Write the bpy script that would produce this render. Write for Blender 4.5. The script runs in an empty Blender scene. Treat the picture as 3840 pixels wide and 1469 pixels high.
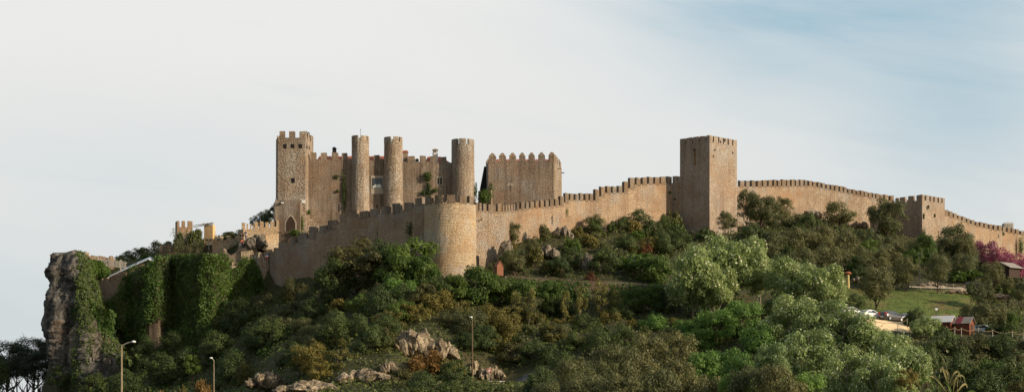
import bpy, bmesh, math, random
import numpy as np
from mathutils import Vector
rnd = random.Random(7)
S = bpy.context.scene
COL = S.collection
F = 6000.0; CX = 1920.0; HY = 1500.0        # focal length, centre column and horizon row used to size the place
def P(px, py, Y): return Vector(((px-CX)/F*Y, Y, (HY-py)/F*Y))
def zof(py, Y): return (HY-py)/F*Y
def xof(px, Y): return (px-CX)/F*Y
def pxof(x, Y): return CX + x/Y*F

# ------------------------------------------------------------------ noise
def _hash(ix, iy, iz, seed):
    n = (ix*374761393 + iy*668265263 + iz*2147483647 + seed*1274126177) & 0xffffffff
    n = ((n ^ (n >> 13))*1274126177) & 0xffffffff
    n = (n ^ (n >> 16)) & 0xffff
    return n/65535.0
def vnoise(p, seed=0):
    p = np.asarray(p, float); i = np.floor(p).astype(np.int64); f = p-i; f = f*f*(3-2*f)
    r = 0
    for dx in (0, 1):
        for dy in (0, 1):
            for dz in (0, 1):
                w = (f[:, 0] if dx else 1-f[:, 0])*(f[:, 1] if dy else 1-f[:, 1])*(f[:, 2] if dz else 1-f[:, 2])
                r = r + w*_hash(i[:, 0]+dx, i[:, 1]+dy, i[:, 2]+dz, seed)
    return r*2-1
def fbm(p, octs=4, seed=0, ridge=False):
    p = np.asarray(p, float); a = 1; t = 0; s = 0
    for o in range(octs):
        n = vnoise(p, seed+o*17)
        if ridge: n = 1-2*np.abs(n)
        t = t+a*n; s += a; a *= .5; p = p*2.03+11.3
    return t/s

# ------------------------------------------------------------------ materials
def newmat(name):
    m = bpy.data.materials.new(name); m.use_nodes = True
    nt = m.node_tree
    for n in list(nt.nodes): nt.nodes.remove(n)
    out = nt.nodes.new('ShaderNodeOutputMaterial')
    b = nt.nodes.new('ShaderNodeBsdfPrincipled')
    b.inputs['Specular IOR Level'].default_value = .25
    nt.links.new(b.outputs[0], out.inputs[0])
    return m, nt, b, out
class N:
    def __init__(s, nt): s.nt = nt
    def n(s, t, **k):
        x = s.nt.nodes.new(t)
        for a, v in k.items():
            if a == 'inp':
                for kk, vv in v.items():
                    if isinstance(vv, bpy.types.NodeSocket): s.nt.links.new(vv, x.inputs[kk])
                    else: x.inputs[kk].default_value = vv
            else: setattr(x, a, v)
        return x
    def math(s, op, a, b=0.0, clamp=False): return s.n('ShaderNodeMath', operation=op, use_clamp=clamp, inp={0: a, 1: b}).outputs[0]
    def mix(s, f, a, b, bt='MIX'):
        x = s.n('ShaderNodeMix', data_type='RGBA', blend_type=bt)
        for i, v in ((0, f), (6, a), (7, b)):
            if isinstance(v, bpy.types.NodeSocket): s.nt.links.new(v, x.inputs[i])
            else: x.inputs[i].default_value = v if i == 0 else ((*v, 1) if len(v) == 3 else v)
        return x.outputs[2]
    def ramp(s, f, stops):
        r = s.n('ShaderNodeValToRGB', inp={0: f}); e = r.color_ramp.elements
        while len(e) < len(stops): e.new(.5)
        for i, (p, c) in enumerate(stops):
            e[i].position = p; e[i].color = (*c, 1) if hasattr(c, '__len__') else (c, c, c, 1)
        return r.outputs[0]
    def pos(s, sc=(1, 1, 1)):
        g = s.n('ShaderNodeNewGeometry').outputs['Position']
        return s.n('ShaderNodeVectorMath', operation='MULTIPLY', inp={0: g, 1: sc}).outputs[0]
    def noise(s, v, scale=1, detail=4, rough=.55, dist=0): return s.n('ShaderNodeTexNoise', inp={'Vector': v, 'Scale': scale, 'Detail': detail, 'Roughness': rough, 'Distortion': dist}).outputs[0]

def stone_mat(name, c1, c2, stain, size=.55, course=.5, stain_amt=.5, mort=.45, bump=.5, streak=.5):
    m, nt, b, out = newmat(name); g = N(nt)
    p = g.pos()
    wob = g.n('ShaderNodeVectorMath', operation='ADD', inp={0: p, 1: g.n('ShaderNodeVectorMath', operation='SCALE', inp={0: g.n('ShaderNodeTexNoise', inp={'Vector': p, 'Scale': 1.5, 'Detail': 2}).outputs[1], 'Scale': .18}).outputs[0]}).outputs[0]
    v = g.n('ShaderNodeVectorMath', operation='MULTIPLY', inp={0: wob, 1: (1/size, 1/size, 1.75/size)}).outputs[0]
    vo = g.n('ShaderNodeTexVoronoi', feature='F1', inp={'Vector': v, 'Scale': 1.0, 'Randomness': .85})
    ve = g.n('ShaderNodeTexVoronoi', feature='DISTANCE_TO_EDGE', inp={'Vector': v, 'Scale': 1.0, 'Randomness': .85})
    val = g.n('ShaderNodeSeparateColor', inp={0: vo.outputs['Color']}).outputs[0]
    vv = g.math('ADD', .5, g.math('MULTIPLY', g.math('SUBTRACT', val, .5), 1.0)); base = g.mix(vv, c1, c2)
    # tone patches between building phases
    big = g.noise(p, .12, 3, .6)
    base = g.mix(g.ramp(big, [(.35, 0.0), (.65, .55)]), base, g.mix(val, tuple(x*.82 for x in c2), tuple(x*1.12 for x in c1)))
    grey = g.noise(g.n('ShaderNodeVectorMath', operation='ADD', inp={0: p, 1: (37, 11, 5)}).outputs[0], .16, 5, .68)
    base = g.mix(g.math('MULTIPLY', g.ramp(grey, [(.48, 0.0), (.57, 1.0)]), .65), base, tuple(sum(c2)/3*k for k in (1.0, .93, .82)))
    red = g.noise(g.n('ShaderNodeVectorMath', operation='ADD', inp={0: p, 1: (7, 51, 25)}).outputs[0], .2, 4, .6)
    base = g.mix(g.math('MULTIPLY', g.ramp(red, [(.52, 0.0), (.60, 1.0)]), .5), base, (c1[0]*1.0, c1[1]*.80, c1[2]*.62))
    patch = g.noise(p, .35, 4, .65)
    base = g.mix(g.math('MULTIPLY', g.ramp(patch, [(.5, 0.0), (.62, 1.0)]), .5), base, tuple(min(1, x*1.25) for x in c1))
    # grime, stronger where noise clumps; vertical drips
    st = g.noise(g.pos((1, 1, .07)), 1.05, 5, .62)
    gr = g.noise(p, .22, 5, .62)
    k = g.math('ADD', g.math('MULTIPLY', g.ramp(gr, [(.42, 0.0), (.66, 1.0)]), stain_amt), g.math('MULTIPLY', g.ramp(st, [(.50, 0.0), (.60, 1.0)]), streak), True)
    base = g.mix(k, base, stain)
    # mortar joints and course lines
    e = g.ramp(ve.outputs['Distance'], [(.02, 1.0), (.13, 0.0)])
    z = g.n('ShaderNodeSeparateXYZ', inp={0: wob}).outputs[2]
    cl = g.math('ABSOLUTE', g.math('SUBTRACT', g.math('FRACT', g.math('MULTIPLY', z, 1/.52)), .5))
    cl = g.math('MULTIPLY', g.ramp(cl, [(.36, 0.0), (.47, 1.0)]), course)
    cl = g.math('MULTIPLY', cl, g.ramp(g.noise(p, .8, 2), [(.35, 0.2), (.6, 1.0)]))
    j = g.math('MAXIMUM', e, cl)
    base = g.mix(g.math('MULTIPLY', j, mort), base, tuple(x*.28 for x in c1))
    fine = g.noise(p, 5, 4, .7)
    base = g.mix(g.ramp(fine, [(.3, .5), (.7, 0.0)]), base, (.03, .025, .018), 'MIX') if False else g.mix(.22, base, g.ramp(fine, [(.3, .35), (.7, 1.0)]), 'MULTIPLY')
    nt.links.new(base, b.inputs['Base Color'])
    b.inputs['Roughness'].default_value = .92
    h = g.math('SUBTRACT', g.math('MULTIPLY', fine, .4), j)
    bp = g.n('ShaderNodeBump', inp={'Strength': bump, 'Distance': .12, 'Height': h})
    nt.links.new(bp.outputs[0], b.inputs['Normal'])
    return m

def rock_mat(name, c1, c2, c3, orange=None, sc=.5):
    m, nt, b, out = newmat(name); g = N(nt)
    p = g.pos((1, 1, .55))
    a = g.noise(p, sc, 6, .62, .4)
    base = g.ramp(a, [(.3, c1), (.5, c2), (.7, c3)])
    r1 = g.math('ABSOLUTE', g.math('SUBTRACT', g.noise(g.pos((1, 1, .3)), .9, 5, .65, .8), .5))
    r2 = g.math('ABSOLUTE', g.math('SUBTRACT', g.noise(g.pos((.6, .6, 1.1)), 1.7, 4, .6, .5), .5))
    crv = g.math('MAXIMUM', g.ramp(r1, [(.0, 1.0), (.05, 0.0)]), g.math('MULTIPLY', g.ramp(r2, [(.0, 1.0), (.035, 0.0)]), .7))
    base = g.mix(g.math('MULTIPLY', crv, .75), base, tuple(x*.3 for x in c1))
    if orange:
        base = g.mix(g.ramp(g.noise(p, .16, 4, .6), [(.60, 0.0), (.70, .6)]), base, orange)
    f = g.noise(p, 3.2, 5, .7)
    base = g.mix(.5, base, g.ramp(f, [(.3, .3), (.7, 1.0)]), 'MULTIPLY')
    nt.links.new(base, b.inputs['Base Color']); b.inputs['Roughness'].default_value = .95
    bp = g.n('ShaderNodeBump', inp={'Strength': .8, 'Distance': .3, 'Height': g.math('ADD', g.noise(p, 1.3, 6, .65), g.math('MULTIPLY', crv, -.5))})
    nt.links.new(bp.outputs[0], b.inputs['Normal'])
    return m

def leaf_mat(name, dark, light, tip=None, tipamt=.0, trans=.25, rough=.55, spec=.3, clump=.8, gain=1.5):
    gg = (gain*1.04, gain, gain*.92); dark = tuple(a*b for a, b in zip(dark, gg)); light = tuple(a*b for a, b in zip(light, gg)); trans = min(.42, trans+.12)
    m, nt, b, out = newmat(name); g = N(nt)
    at = g.n('ShaderNodeAttribute', attribute_name='rnd').outputs['Fac']
    oi = g.n('ShaderNodeObjectInfo').outputs['Random']
    cl = g.noise(g.pos(), clump, 3, .6)
    k = g.math('ADD', g.math('MULTIPLY', at, .35), g.math('SUBTRACT', g.math('MULTIPLY', cl, 1.5), .42), True)
    c = g.mix(k, dark, light)
    if tip is not None: c = g.mix(g.ramp(at, [(1-tipamt, 0.0), (min(1, 1-tipamt+.04), 1.0)]), c, tip)
    c = g.mix(1.0, c, g.n('ShaderNodeCombineColor', inp={0: g.math('ADD', g.math('MULTIPLY', oi, .5), .78), 1: g.math('ADD', g.math('MULTIPLY', oi, .35), .84), 2: g.math('ADD', g.math('MULTIPLY', oi, .3), .8)}).outputs[0], 'MULTIPLY')
    nt.links.new(c, b.inputs['Base Color']); b.inputs['Roughness'].default_value = rough; b.inputs['Specular IOR Level'].default_value = spec
    if trans > 0:
        t = g.n('ShaderNodeBsdfTranslucent', inp={0: c}); mx = g.n('ShaderNodeMixShader', inp={0: trans, 1: b.outputs[0], 2: t.outputs[0]})
        nt.links.new(mx.outputs[0], out.inputs[0])
    return m

def plain(name, c, rough=.7, metal=0, spec=.3, var=.25, sc=3.0, bump=.1, emit=None, coat=0):
    m, nt, b, out = newmat(name); g = N(nt)
    n = g.noise(g.pos(), sc, 4, .6)
    nt.links.new(g.mix(g.ramp(n, [(.3, 0.0), (.7, 1.0)]), tuple(x*(1-var) for x in c), tuple(min(1, x*(1+var)) for x in c)), b.inputs['Base Color'])
    b.inputs['Roughness'].default_value = rough; b.inputs['Metallic'].default_value = metal; b.inputs['Specular IOR Level'].default_value = spec
    b.inputs['Coat Weight'].default_value = coat
    if bump:
        nt.links.new(g.n('ShaderNodeBump', inp={'Strength': bump, 'Distance': .05, 'Height': n}).outputs[0], b.inputs['Normal'])
    return m
M = {}
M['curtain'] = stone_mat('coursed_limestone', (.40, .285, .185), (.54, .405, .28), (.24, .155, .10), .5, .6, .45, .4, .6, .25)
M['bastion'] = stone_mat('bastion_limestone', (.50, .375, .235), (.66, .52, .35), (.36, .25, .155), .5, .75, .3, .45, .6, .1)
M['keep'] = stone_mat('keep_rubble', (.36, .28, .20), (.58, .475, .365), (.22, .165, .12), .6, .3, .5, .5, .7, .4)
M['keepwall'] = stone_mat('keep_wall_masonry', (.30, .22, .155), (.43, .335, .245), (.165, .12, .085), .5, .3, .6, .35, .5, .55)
M['rubble'] = stone_mat('pale_rubble', (.42, .31, .21), (.60, .475, .345), (.27, .19, .125), .45, .3, .4, .6, .9, .2)
M['tower'] = stone_mat('tower_ashlar', (.37, .285, .21), (.54, .435, .335), (.24, .172, .125), .55, .6, .35, .4, .6, .3)
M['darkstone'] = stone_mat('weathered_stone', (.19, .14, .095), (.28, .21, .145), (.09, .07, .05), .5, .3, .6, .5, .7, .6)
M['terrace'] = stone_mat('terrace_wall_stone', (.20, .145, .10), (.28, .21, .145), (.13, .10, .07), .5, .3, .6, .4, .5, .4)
M['donjon'] = stone_mat('donjon_masonry', (.34, .25, .175), (.46, .36, .27), (.20, .145, .105), .5, .35, .5, .35, .5, .5)
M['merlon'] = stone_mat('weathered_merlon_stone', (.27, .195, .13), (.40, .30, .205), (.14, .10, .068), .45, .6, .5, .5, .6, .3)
M['dress'] = plain('dressed_stone', (.40, .34, .26), .9, var=.15)
M['rock'] = rock_mat('cliff_limestone', (.06, .055, .048), (.16, .148, .13), (.30, .28, .245), (.17, .10, .055), .45)
M['grey'] = rock_mat('grey_boulder_stone', (.10, .085, .065), (.23, .20, .155), (.36, .315, .25), None, .6)
M['palerock'] = rock_mat('pale_limestone', (.15, .12, .088), (.35, .29, .215), (.54, .47, .365), None, .6)
M['bluff'] = rock_mat('bluff_limestone', (.17, .13, .085), (.44, .35, .23), (.64, .53, .38), None, .6)
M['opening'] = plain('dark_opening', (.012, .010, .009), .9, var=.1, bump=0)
M['door'] = plain('old_oak', (.045, .026, .018), .8, var=.3, sc=6)
M['tile'] = plain('red_clay_tile', (.36, .115, .06), .85, var=.35, sc=4)
M['plaster'] = plain('ochre_plaster', (.72, .47, .23), .9, var=.14, sc=1.2)
M['white'] = plain('white_limewash', (.75, .74, .70), .8, var=.06)
M['metal'] = plain('galvanised_sheet', (.50, .52, .54), .5, metal=.0, spec=.5, var=.08)
M['steel'] = plain('dark_steel', (.05, .05, .05), .5, metal=.3, var=.1)
M['concrete'] = plain('pole_concrete', (.27, .215, .14), .9, var=.18, sc=2)
M['oldpole'] = plain('weathered_brown_pole', (.13, .09, .055), .9, var=.2, sc=2)
M['lampglass'] = plain('lamp_glass', (.85, .86, .85), .25, spec=.6, var=.02, bump=0)
M['wood'] = plain('red_brown_planks', (.17, .055, .028), .8, var=.3, sc=4)
M['greywood'] = plain('grey_weathered_wood', (.40, .36, .31), .85, var=.2, sc=4)
M['rope'] = plain('hemp_rope', (.42, .30, .18), .9, var=.15)
M['bark'] = plain('bark', (.085, .062, .045), .95, var=.35, sc=3, bump=.6)
M['palebark'] = plain('pale_bark', (.22, .19, .14), .95, var=.3, sc=3, bump=.5)
M['felt'] = plain('grey_roof_boards', (.26, .235, .21), .9, var=.2)
M['redpaint'] = plain('red_painted_sheet', (.22, .025, .035), .5, var=.12)
M['olive'] = leaf_mat('olive_leaves', (.048, .058, .022), (.145, .155, .066), (.22, .22, .13), .08, gain=1.2)
M['dark'] = leaf_mat('dark_evergreen_leaves', (.018, .032, .009), (.060, .088, .024), (.10, .14, .04), .06, .15)
M['laurel'] = leaf_mat('brown_green_leaves', (.028, .032, .010), (.078, .078, .024), (.12, .11, .04), .06, .15)
M['bright'] = leaf_mat('bright_green_leaves', (.032, .064, .012), (.098, .160, .030), (.17, .24, .06), .1, .3, gain=1.2)
M['ivy'] = leaf_mat('ivy_leaves', (.024, .050, .012), (.074, .132, .028), (.12, .17, .045), .08, .2, clump=.45)
M['cliffivy'] = leaf_mat('creeper_leaves', (.018, .034, .010), (.060, .095, .022), (.11, .12, .04), .08, .15, clump=.4)
M['gold'] = leaf_mat('golden_brown_leaves', (.050, .050, .013), (.14, .125, .030), (.22, .19, .05), .1, .2)
M['rust'] = leaf_mat('rust_red_leaves', (.07, .028, .012), (.17, .07, .03), None, 0, .2, gain=1.1)
M['orange'] = leaf_mat('orange_brown_leaves', (.085, .052, .016), (.20, .125, .04), None, 0, .2, gain=1.1)
M['poplar'] = leaf_mat('silver_poplar_leaves', (.10, .155, .045), (.26, .345, .14), (.66, .70, .50), .12, .35, gain=1.2)
M['lime'] = leaf_mat('fresh_green_leaves', (.05, .11, .02), (.15, .27, .058), (.24, .34, .12), .08, .3, gain=1.2)
M['yellow'] = leaf_mat('yellow_green_leaves', (.08, .085, .022), (.19, .19, .055), (.34, .32, .12), .12, .3, gain=1.2)
M['pink'] = leaf_mat('judas_blossom', (.17, .045, .095), (.36, .10, .20), (.46, .18, .28), .15, .3, gain=1.1)
M['pine'] = leaf_mat('pine_needles', (.012, .020, .009), (.034, .048, .020), None, 0, .08)
M['grassleaf'] = leaf_mat('grass_blades', (.035, .055, .012), (.10, .12, .03), (.20, .16, .07), .12, .3, clump=.25, gain=1.1)
M['scrub'] = leaf_mat('low_scrub_leaves', (.028, .044, .012), (.085, .105, .028), (.14, .125, .05), .10, .2, clump=.22)
M['reed'] = leaf_mat('reed_blades', (.16, .17, .06), (.40, .33, .17), None, 0, .3, gain=1.1)

# ------------------------------------------------------------------ objects
def tag(o, label=None, cat=None, group=None, kind=None):
    if label: o['label'] = label
    if cat: o['category'] = cat
    if group: o['group'] = group
    if kind: o['kind'] = kind
    return o
def empty(name, loc, label=None, cat=None, group=None, rz=0):
    o = bpy.data.objects.new(name, None); COL.objects.link(o); o.location = loc; o.rotation_euler.z = rz
    o.empty_display_size = .5
    return tag(o, label, cat, group)
def link(name, me, parent=None, loc=(0, 0, 0), rot=None):
    o = bpy.data.objects.new(name, me); COL.objects.link(o); o.location = loc
    if rot is not None: o.rotation_euler = rot
    if parent is not None: o.parent = parent
    return o
class MB:
    def __init__(s): s.v = []; s.f = []; s.m = []
    def add(s, vs, fs, mi=0):
        b = len(s.v); s.v += [tuple(v) for v in vs]
        for f in fs: s.f.append(tuple(i+b for i in f)); s.m.append(mi)
        return s
    def box(s, lo, hi, mi=0):
        x0, y0, z0 = lo; x1, y1, z1 = hi
        return s.add([(x0, y0, z0), (x1, y0, z0), (x1, y1, z0), (x0, y1, z0), (x0, y0, z1), (x1, y0, z1), (x1, y1, z1), (x0, y1, z1)],
                     [(0, 3, 2, 1), (4, 5, 6, 7), (0, 1, 5, 4), (1, 2, 6, 5), (2, 3, 7, 6), (3, 0, 4, 7)], mi)
    def prism(s, pl, z0, z1, mi=0, top=None):
        "vertical prism of plan polygon pl (counter-clockwise seen from above)"
        n = len(pl); t = top or pl
        zz = z1 if hasattr(z1, '__len__') else [z1]*n
        vs = [(p[0], p[1], z0) for p in pl] + [(p[0], p[1], zz[i]) for i, p in enumerate(t)]
        fs = [(i, (i+1) % n, n+(i+1) % n, n+i) for i in range(n)] + [tuple(range(n-1, -1, -1)), tuple(range(n, 2*n))]
        return s.add(vs, fs, mi)
    def tube(s, pts, r, n=8, mi=0, cap=True):
        pts = [Vector(p) for p in pts]; rs = r if hasattr(r, '__len__') else [r]*len(pts)
        b = []; 
        for i, p in enumerate(pts):
            d = (pts[min(i+1, len(pts)-1)]-pts[max(i-1, 0)]).normalized()
            a = d.cross(Vector((0, 0, 1)) if abs(d.z) < .9 else Vector((1, 0, 0))).normalized(); c = d.cross(a)
            b += [p+(a*math.cos(2*math.pi*k/n)+c*math.sin(2*math.pi*k/n))*rs[i] for k in range(n)]
        fs = [(i*n+k, i*n+(k+1) % n, (i+1)*n+(k+1) % n, (i+1)*n+k) for i in range(len(pts)-1) for k in range(n)]
        if cap: fs += [tuple(range(n-1, -1, -1)), tuple((len(pts)-1)*n+k for k in range(n))]
        return s.add(b, fs, mi)
    def lathe(s, prof, c=(0, 0), n=48, mi=0, jit=0, seed=0):
        b = []; r_ = random.Random(seed)
        for (r, z) in prof:
            for k in range(n):
                a = 2*math.pi*k/n; rr = r+(r_.uniform(-jit, jit) if jit else 0)
                b.append((c[0]+rr*math.cos(a), c[1]+rr*math.sin(a), z))
        m = len(prof)
        fs = [(i*n+k, i*n+(k+1) % n, (i+1)*n+(k+1) % n, (i+1)*n+k) for i in range(m-1) for k in range(n)]
        fs += [tuple(range(n-1, -1, -1)), tuple((m-1)*n+k for k in range(n))]
        return s.add(b, fs, mi)
    def ico(s, c, r, mi=0, n=8, m=6):
        pr = []; 
        vs = [(c[0], c[1], c[2]-r)]; 
        for i in range(1, m):
            t = math.pi*i/m
            vs += [(c[0]+r*math.sin(t)*math.cos(2*math.pi*k/n), c[1]+r*math.sin(t)*math.sin(2*math.pi*k/n), c[2]-r*math.cos(t)) for k in range(n)]
        vs.append((c[0], c[1], c[2]+r)); fs = [(0, 1+(k+1) % n, 1+k) for k in range(n)]
        for i in range(m-2): fs += [(1+i*n+k, 1+i*n+(k+1) % n, 1+(i+1)*n+(k+1) % n, 1+(i+1)*n+k) for k in range(n)]
        L = len(vs)-1; fs += [(1+(m-2)*n+k, 1+(m-2)*n+(k+1) % n, L) for k in range(n)]
        return s.add(vs, fs, mi)
    def mesh(s, name, mats, smooth=False, org=None):
        me = bpy.data.meshes.new(name)
        o = Vector(org) if org is not None else Vector((0, 0, 0))
        me.from_pydata([(v[0]-o.x, v[1]-o.y, v[2]-o.z) for v in s.v], [], s.f)
        mats = mats if isinstance(mats, (list, tuple)) else [mats]
        for m in mats: me.materials.append(M[m] if isinstance(m, str) else m)
        if len(mats) > 1: me.polygons.foreach_set('material_index', s.m)
        if smooth: me.polygons.foreach_set('use_smooth', [True]*len(me.polygons))
        me.validate(); me.update()
        return me
    def build(s, name, mats, parent=None, smooth=False, bevel=0):
        "vertices are given in world space; the object is parented to an unrotated empty"
        v = np.array(s.v); c = ((v[:, 0].min()+v[:, 0].max())/2, (v[:, 1].min()+v[:, 1].max())/2, v[:, 2].min())
        me = s.mesh(name, mats, smooth, c)
        pl = parent.matrix_basis.translation if parent is not None else Vector((0, 0, 0))
        pp = parent
        while pp is not None and pp.parent is not None:
            pp = pp.parent; pl = pl + pp.matrix_basis.translation
        o = link(name, me, parent, Vector(c)-pl)
        if bevel:
            b = o.modifiers.new('bevel', 'BEVEL'); b.width = bevel; b.segments = 1; b.limit_method = 'ANGLE'
        return o
def npmesh(name, V, Fc, mat, attr=None, smooth=False):
    "fast quad mesh"
    me = bpy.data.meshes.new(name); n = len(Fc); k = Fc.shape[1]
    me.vertices.add(len(V)); me.vertices.foreach_set('co', V.astype(np.float32).ravel())
    me.loops.add(n*k); me.loops.foreach_set('vertex_index', Fc.astype(np.int32).ravel())
    me.polygons.add(n); me.polygons.foreach_set('loop_start', np.arange(0, n*k, k, dtype=np.int32)); me.polygons.foreach_set('loop_total', np.full(n, k, np.int32))
    if attr is not None:
        a = me.attributes.new('rnd', 'FLOAT', 'FACE'); a.data.foreach_set('value', attr.astype(np.float32))
    me.materials.append(M[mat] if isinstance(mat, str) else mat)
    me.update(calc_edges=True)
    if smooth: me.polygons.foreach_set('use_smooth', np.ones(n, bool))
    return me
def leaves(name, C, Nn, size, mat, rg, spread=.8, aspect=.6):
    "one leaf quad per centre C, facing roughly along Nn"
    n = len(C); D = Nn+rg.normal(0, spread, (n, 3)); D /= np.linalg.norm(D, axis=1)[:, None]+1e-9
    T = rg.normal(0, 1, (n, 3)); T -= (T*D).sum(1)[:, None]*D; T /= np.linalg.norm(T, axis=1)[:, None]+1e-9
    B = np.cross(D, T); s = (size*np.clip(rg.lognormal(-.06, .34, n), .45, 1.65))[:, None]
    V = np.stack([C-T*s*.5, C+B*s*.5*aspect, C+T*s*.5, C-B*s*.5*aspect], 1).reshape(-1, 3)
    return npmesh(name, V, np.arange(4*n).reshape(n, 4), mat, rg.uniform(0, 1, n))
# ------------------------------------------------------------------ terrain
COLS = {  # column -> list of (Y, z)
 -400: [(0, -3), (900, -3)],
 120: [(0, -3), (900, -3)],
 185: [(0, -3), (286, -3), (296, 1), (300, 6), (304, 6), (312, 1), (318, -3), (900, -3)],
 245: [(0, -3), (270, -3), (288, 0), (296, 10), (299, 25.5), (312, 26), (320, 20), (335, 0), (345, -3), (900, -3)],
 340: [(0, -3), (250, -3), (278, zof(1462, 278)), (299, zof(1400, 299)), (304, zof(1250, 304)), (307, zof(1020, 307)), (312, zof(990, 312)), (330, 26), (350, 10), (370, -3), (900, -3)],
 520: [(0, -3), (240, -3), (268, zof(1462, 268)), (290, zof(1400, 290)), (300, zof(1260, 300)), (304, zof(1020, 304)), (307, 25.6), (330, zof(965, 330)), (350, 20), (380, -3), (900, -3)],
 650: [(0, -3), (230, -3), (262, zof(1462, 262)), (288, zof(1380, 288)), (300, zof(1280, 300)), (303.5, zof(985, 303.5)), (305, zof(968, 305)), (316, zof(940, 316)), (332, zof(915, 332)), (345, 30), (390, -3), (900, -3)],
 900: [(0, -3), (215, -3), (248, zof(1455, 248)), (272, zof(1320, 272)), (288, zof(1205, 288)), (294.5, zof(1175, 294.5)), (297, zof(990, 297)), (298.5, zof(955, 298.5)), (303, zof(915, 303)), (310, zof(893, 310)), (330, zof(885, 330)), (350, 32), (400, -3), (900, -3)],
 1040: [(0, -3), (200, -3), (232, zof(1462, 232)), (248, zof(1340, 248)), (268, zof(1230, 268)), (286, zof(1125, 286)), (293, zof(1098, 293)), (297.3, zof(1088, 297.3)), (299, zof(945, 299)), (301.5, zof(885, 301.5)), (330, 31.5), (400, -3), (900, -3)],
 1300: [(0, -3), (180, -3), (208, zof(1462, 208)), (216, zof(1430, 216)), (222, zof(1345, 222)), (246, zof(1240, 246)), (272, zof(1120, 272)), (284, zof(1062, 284)), (290, zof(1040, 290)), (296, zof(870, 296)), (320, 31), (400, -3), (900, -3)],
 1480: [(0, -3), (180, -3), (206, zof(1462, 206)), (216, zof(1430, 216)), (222, zof(1330, 222)), (240, zof(1240, 240)), (262, zof(1120, 262)), (274, zof(1062, 274)), (284, zof(1045, 284)), (292, zof(850, 292)), (320, 31), (400, -3), (900, -3)],
 1620: [(0, -3), (180, -3), (206, zof(1462, 206)), (226, zof(1420, 226)), (232, zof(1310, 232)), (246, zof(1200, 246)), (262, zof(1085, 262)), (270, zof(1060, 270)), (284, zof(1040, 284)), (292, 28), (320, 31), (400, -3), (900, -3)],
 1760: [(0, -3), (180, -3), (206, zof(1462, 206)), (222, zof(1442, 222)), (232, zof(1441, 232)), (236, zof(1345, 236)), (250, zof(1200, 250)), (262, zof(1075, 262)), (268, zof(1050, 268)), (284, zof(1015, 284)), (292, 28), (320, 31), (400, -3), (900, -3)],
 1900: [(0, -3), (180, -3), (206, zof(1462, 206)), (222, zof(1442, 222)), (233, zof(1441, 233)), (238, zof(1350, 238)), (252, zof(1200, 252)), (259, zof(1150, 259)), (261, zof(1046, 261)), (268, zof(1040, 268)), (282, zof(960, 282)), (292, zof(890, 292)), (320, 31), (400, -3), (900, -3)],
 2050: [(0, -3), (192, -3), (208, zof(1462, 208)), (228, zof(1400, 228)), (238, zof(1330, 238)), (252, zof(1210, 252)), (259, zof(1160, 259)), (261, zof(1050, 261)), (268, zof(1046, 268)), (280, zof(960, 280)), (292, zof(890, 292)), (320, 31), (400, -3), (900, -3)],
 2300: [(0, -3), (190, -3), (207, zof(1462, 207)), (228, zof(1370, 228)), (250, zof(1200, 250)), (259, zof(1160, 259)), (261, zof(1062, 261)), (268, zof(1057, 268)), (288, zof(940, 288)), (306, zof(868, 306)), (320, 33), (400, -3), (900, -3)],
 2640: [(0, -3), (188, -3), (206, zof(1462, 206)), (228, zof(1350, 228)), (250, zof(1210, 250)), (259, zof(1130, 259)), (262, zof(1080, 262)), (268, zof(1076, 268)), (292, zof(960, 292)), (317, zof(868, 317)), (330, 35), (430, -3), (900, -3)],
 3000: [(0, -3), (186, -3), (205, zof(1462, 205)), (222, zof(1340, 222)), (238, zof(1235, 238)), (242, zof(1195, 242)), (250, zof(1185, 250)), (270, zof(1085, 270)), (300, zof(950, 300)), (330, zof(835, 330)), (345, zof(790, 345)), (360, 41), (460, -3), (900, -3)],
 3300: [(0, -3), (184, -3), (204, zof(1462, 204)), (220, zof(1320, 220)), (236, zof(1246, 236)), (239, zof(1210, 239)), (246, zof(1204, 246)), (262, zof(1130, 262)), (276, zof(1072, 276)), (300, zof(990, 300)), (350, zof(868, 350)), (372, 38), (480, -3), (900, -3)],
 3600: [(0, -3), (184, -3), (204, zof(1462, 204)), (220, zof(1330, 220)), (236, zof(1252, 236)), (240, zof(1246, 240)), (248, zof(1240, 248)), (264, zof(1150, 264)), (276, zof(1082, 276)), (279, zof(1076, 279)), (300, zof(1010, 300)), (360, zof(905, 360)), (385, 36), (500, -3), (900, -3)],
 3840: [(0, -3), (184, -3), (204, zof(1462, 204)), (220, zof(1350, 220)), (238, zof(1256, 238)), (244, zof(1250, 244)), (264, zof(1185, 264)), (280, zof(1130, 280)), (310, zof(1040, 310)), (385, zof(975, 385)), (410, 34), (520, -3), (900, -3)],
 4500: [(0, -3), (160, -3), (186, zof(1462, 186)), (230, zof(1350, 230)), (300, zof(1160, 300)), (420, zof(1010, 420)), (450, 34), (600, -3), (900, -3)],
 6500: [(0, -3), (900, -3)]}
_ck = sorted(COLS); _Y = np.arange(0, 901, 1.0)
_Z = np.array([np.interp(_Y, [a for a, b in COLS[k]], [b for a, b in COLS[k]]) for k in _ck])
_ckx = np.array(_ck, float)
def _smooth(a):
    b = a.copy(); b[:, 1:-1] = (a[:, :-2]+2*a[:, 1:-1]+a[:, 2:])/4; return b
_Z = _smooth(_Z)
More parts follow.
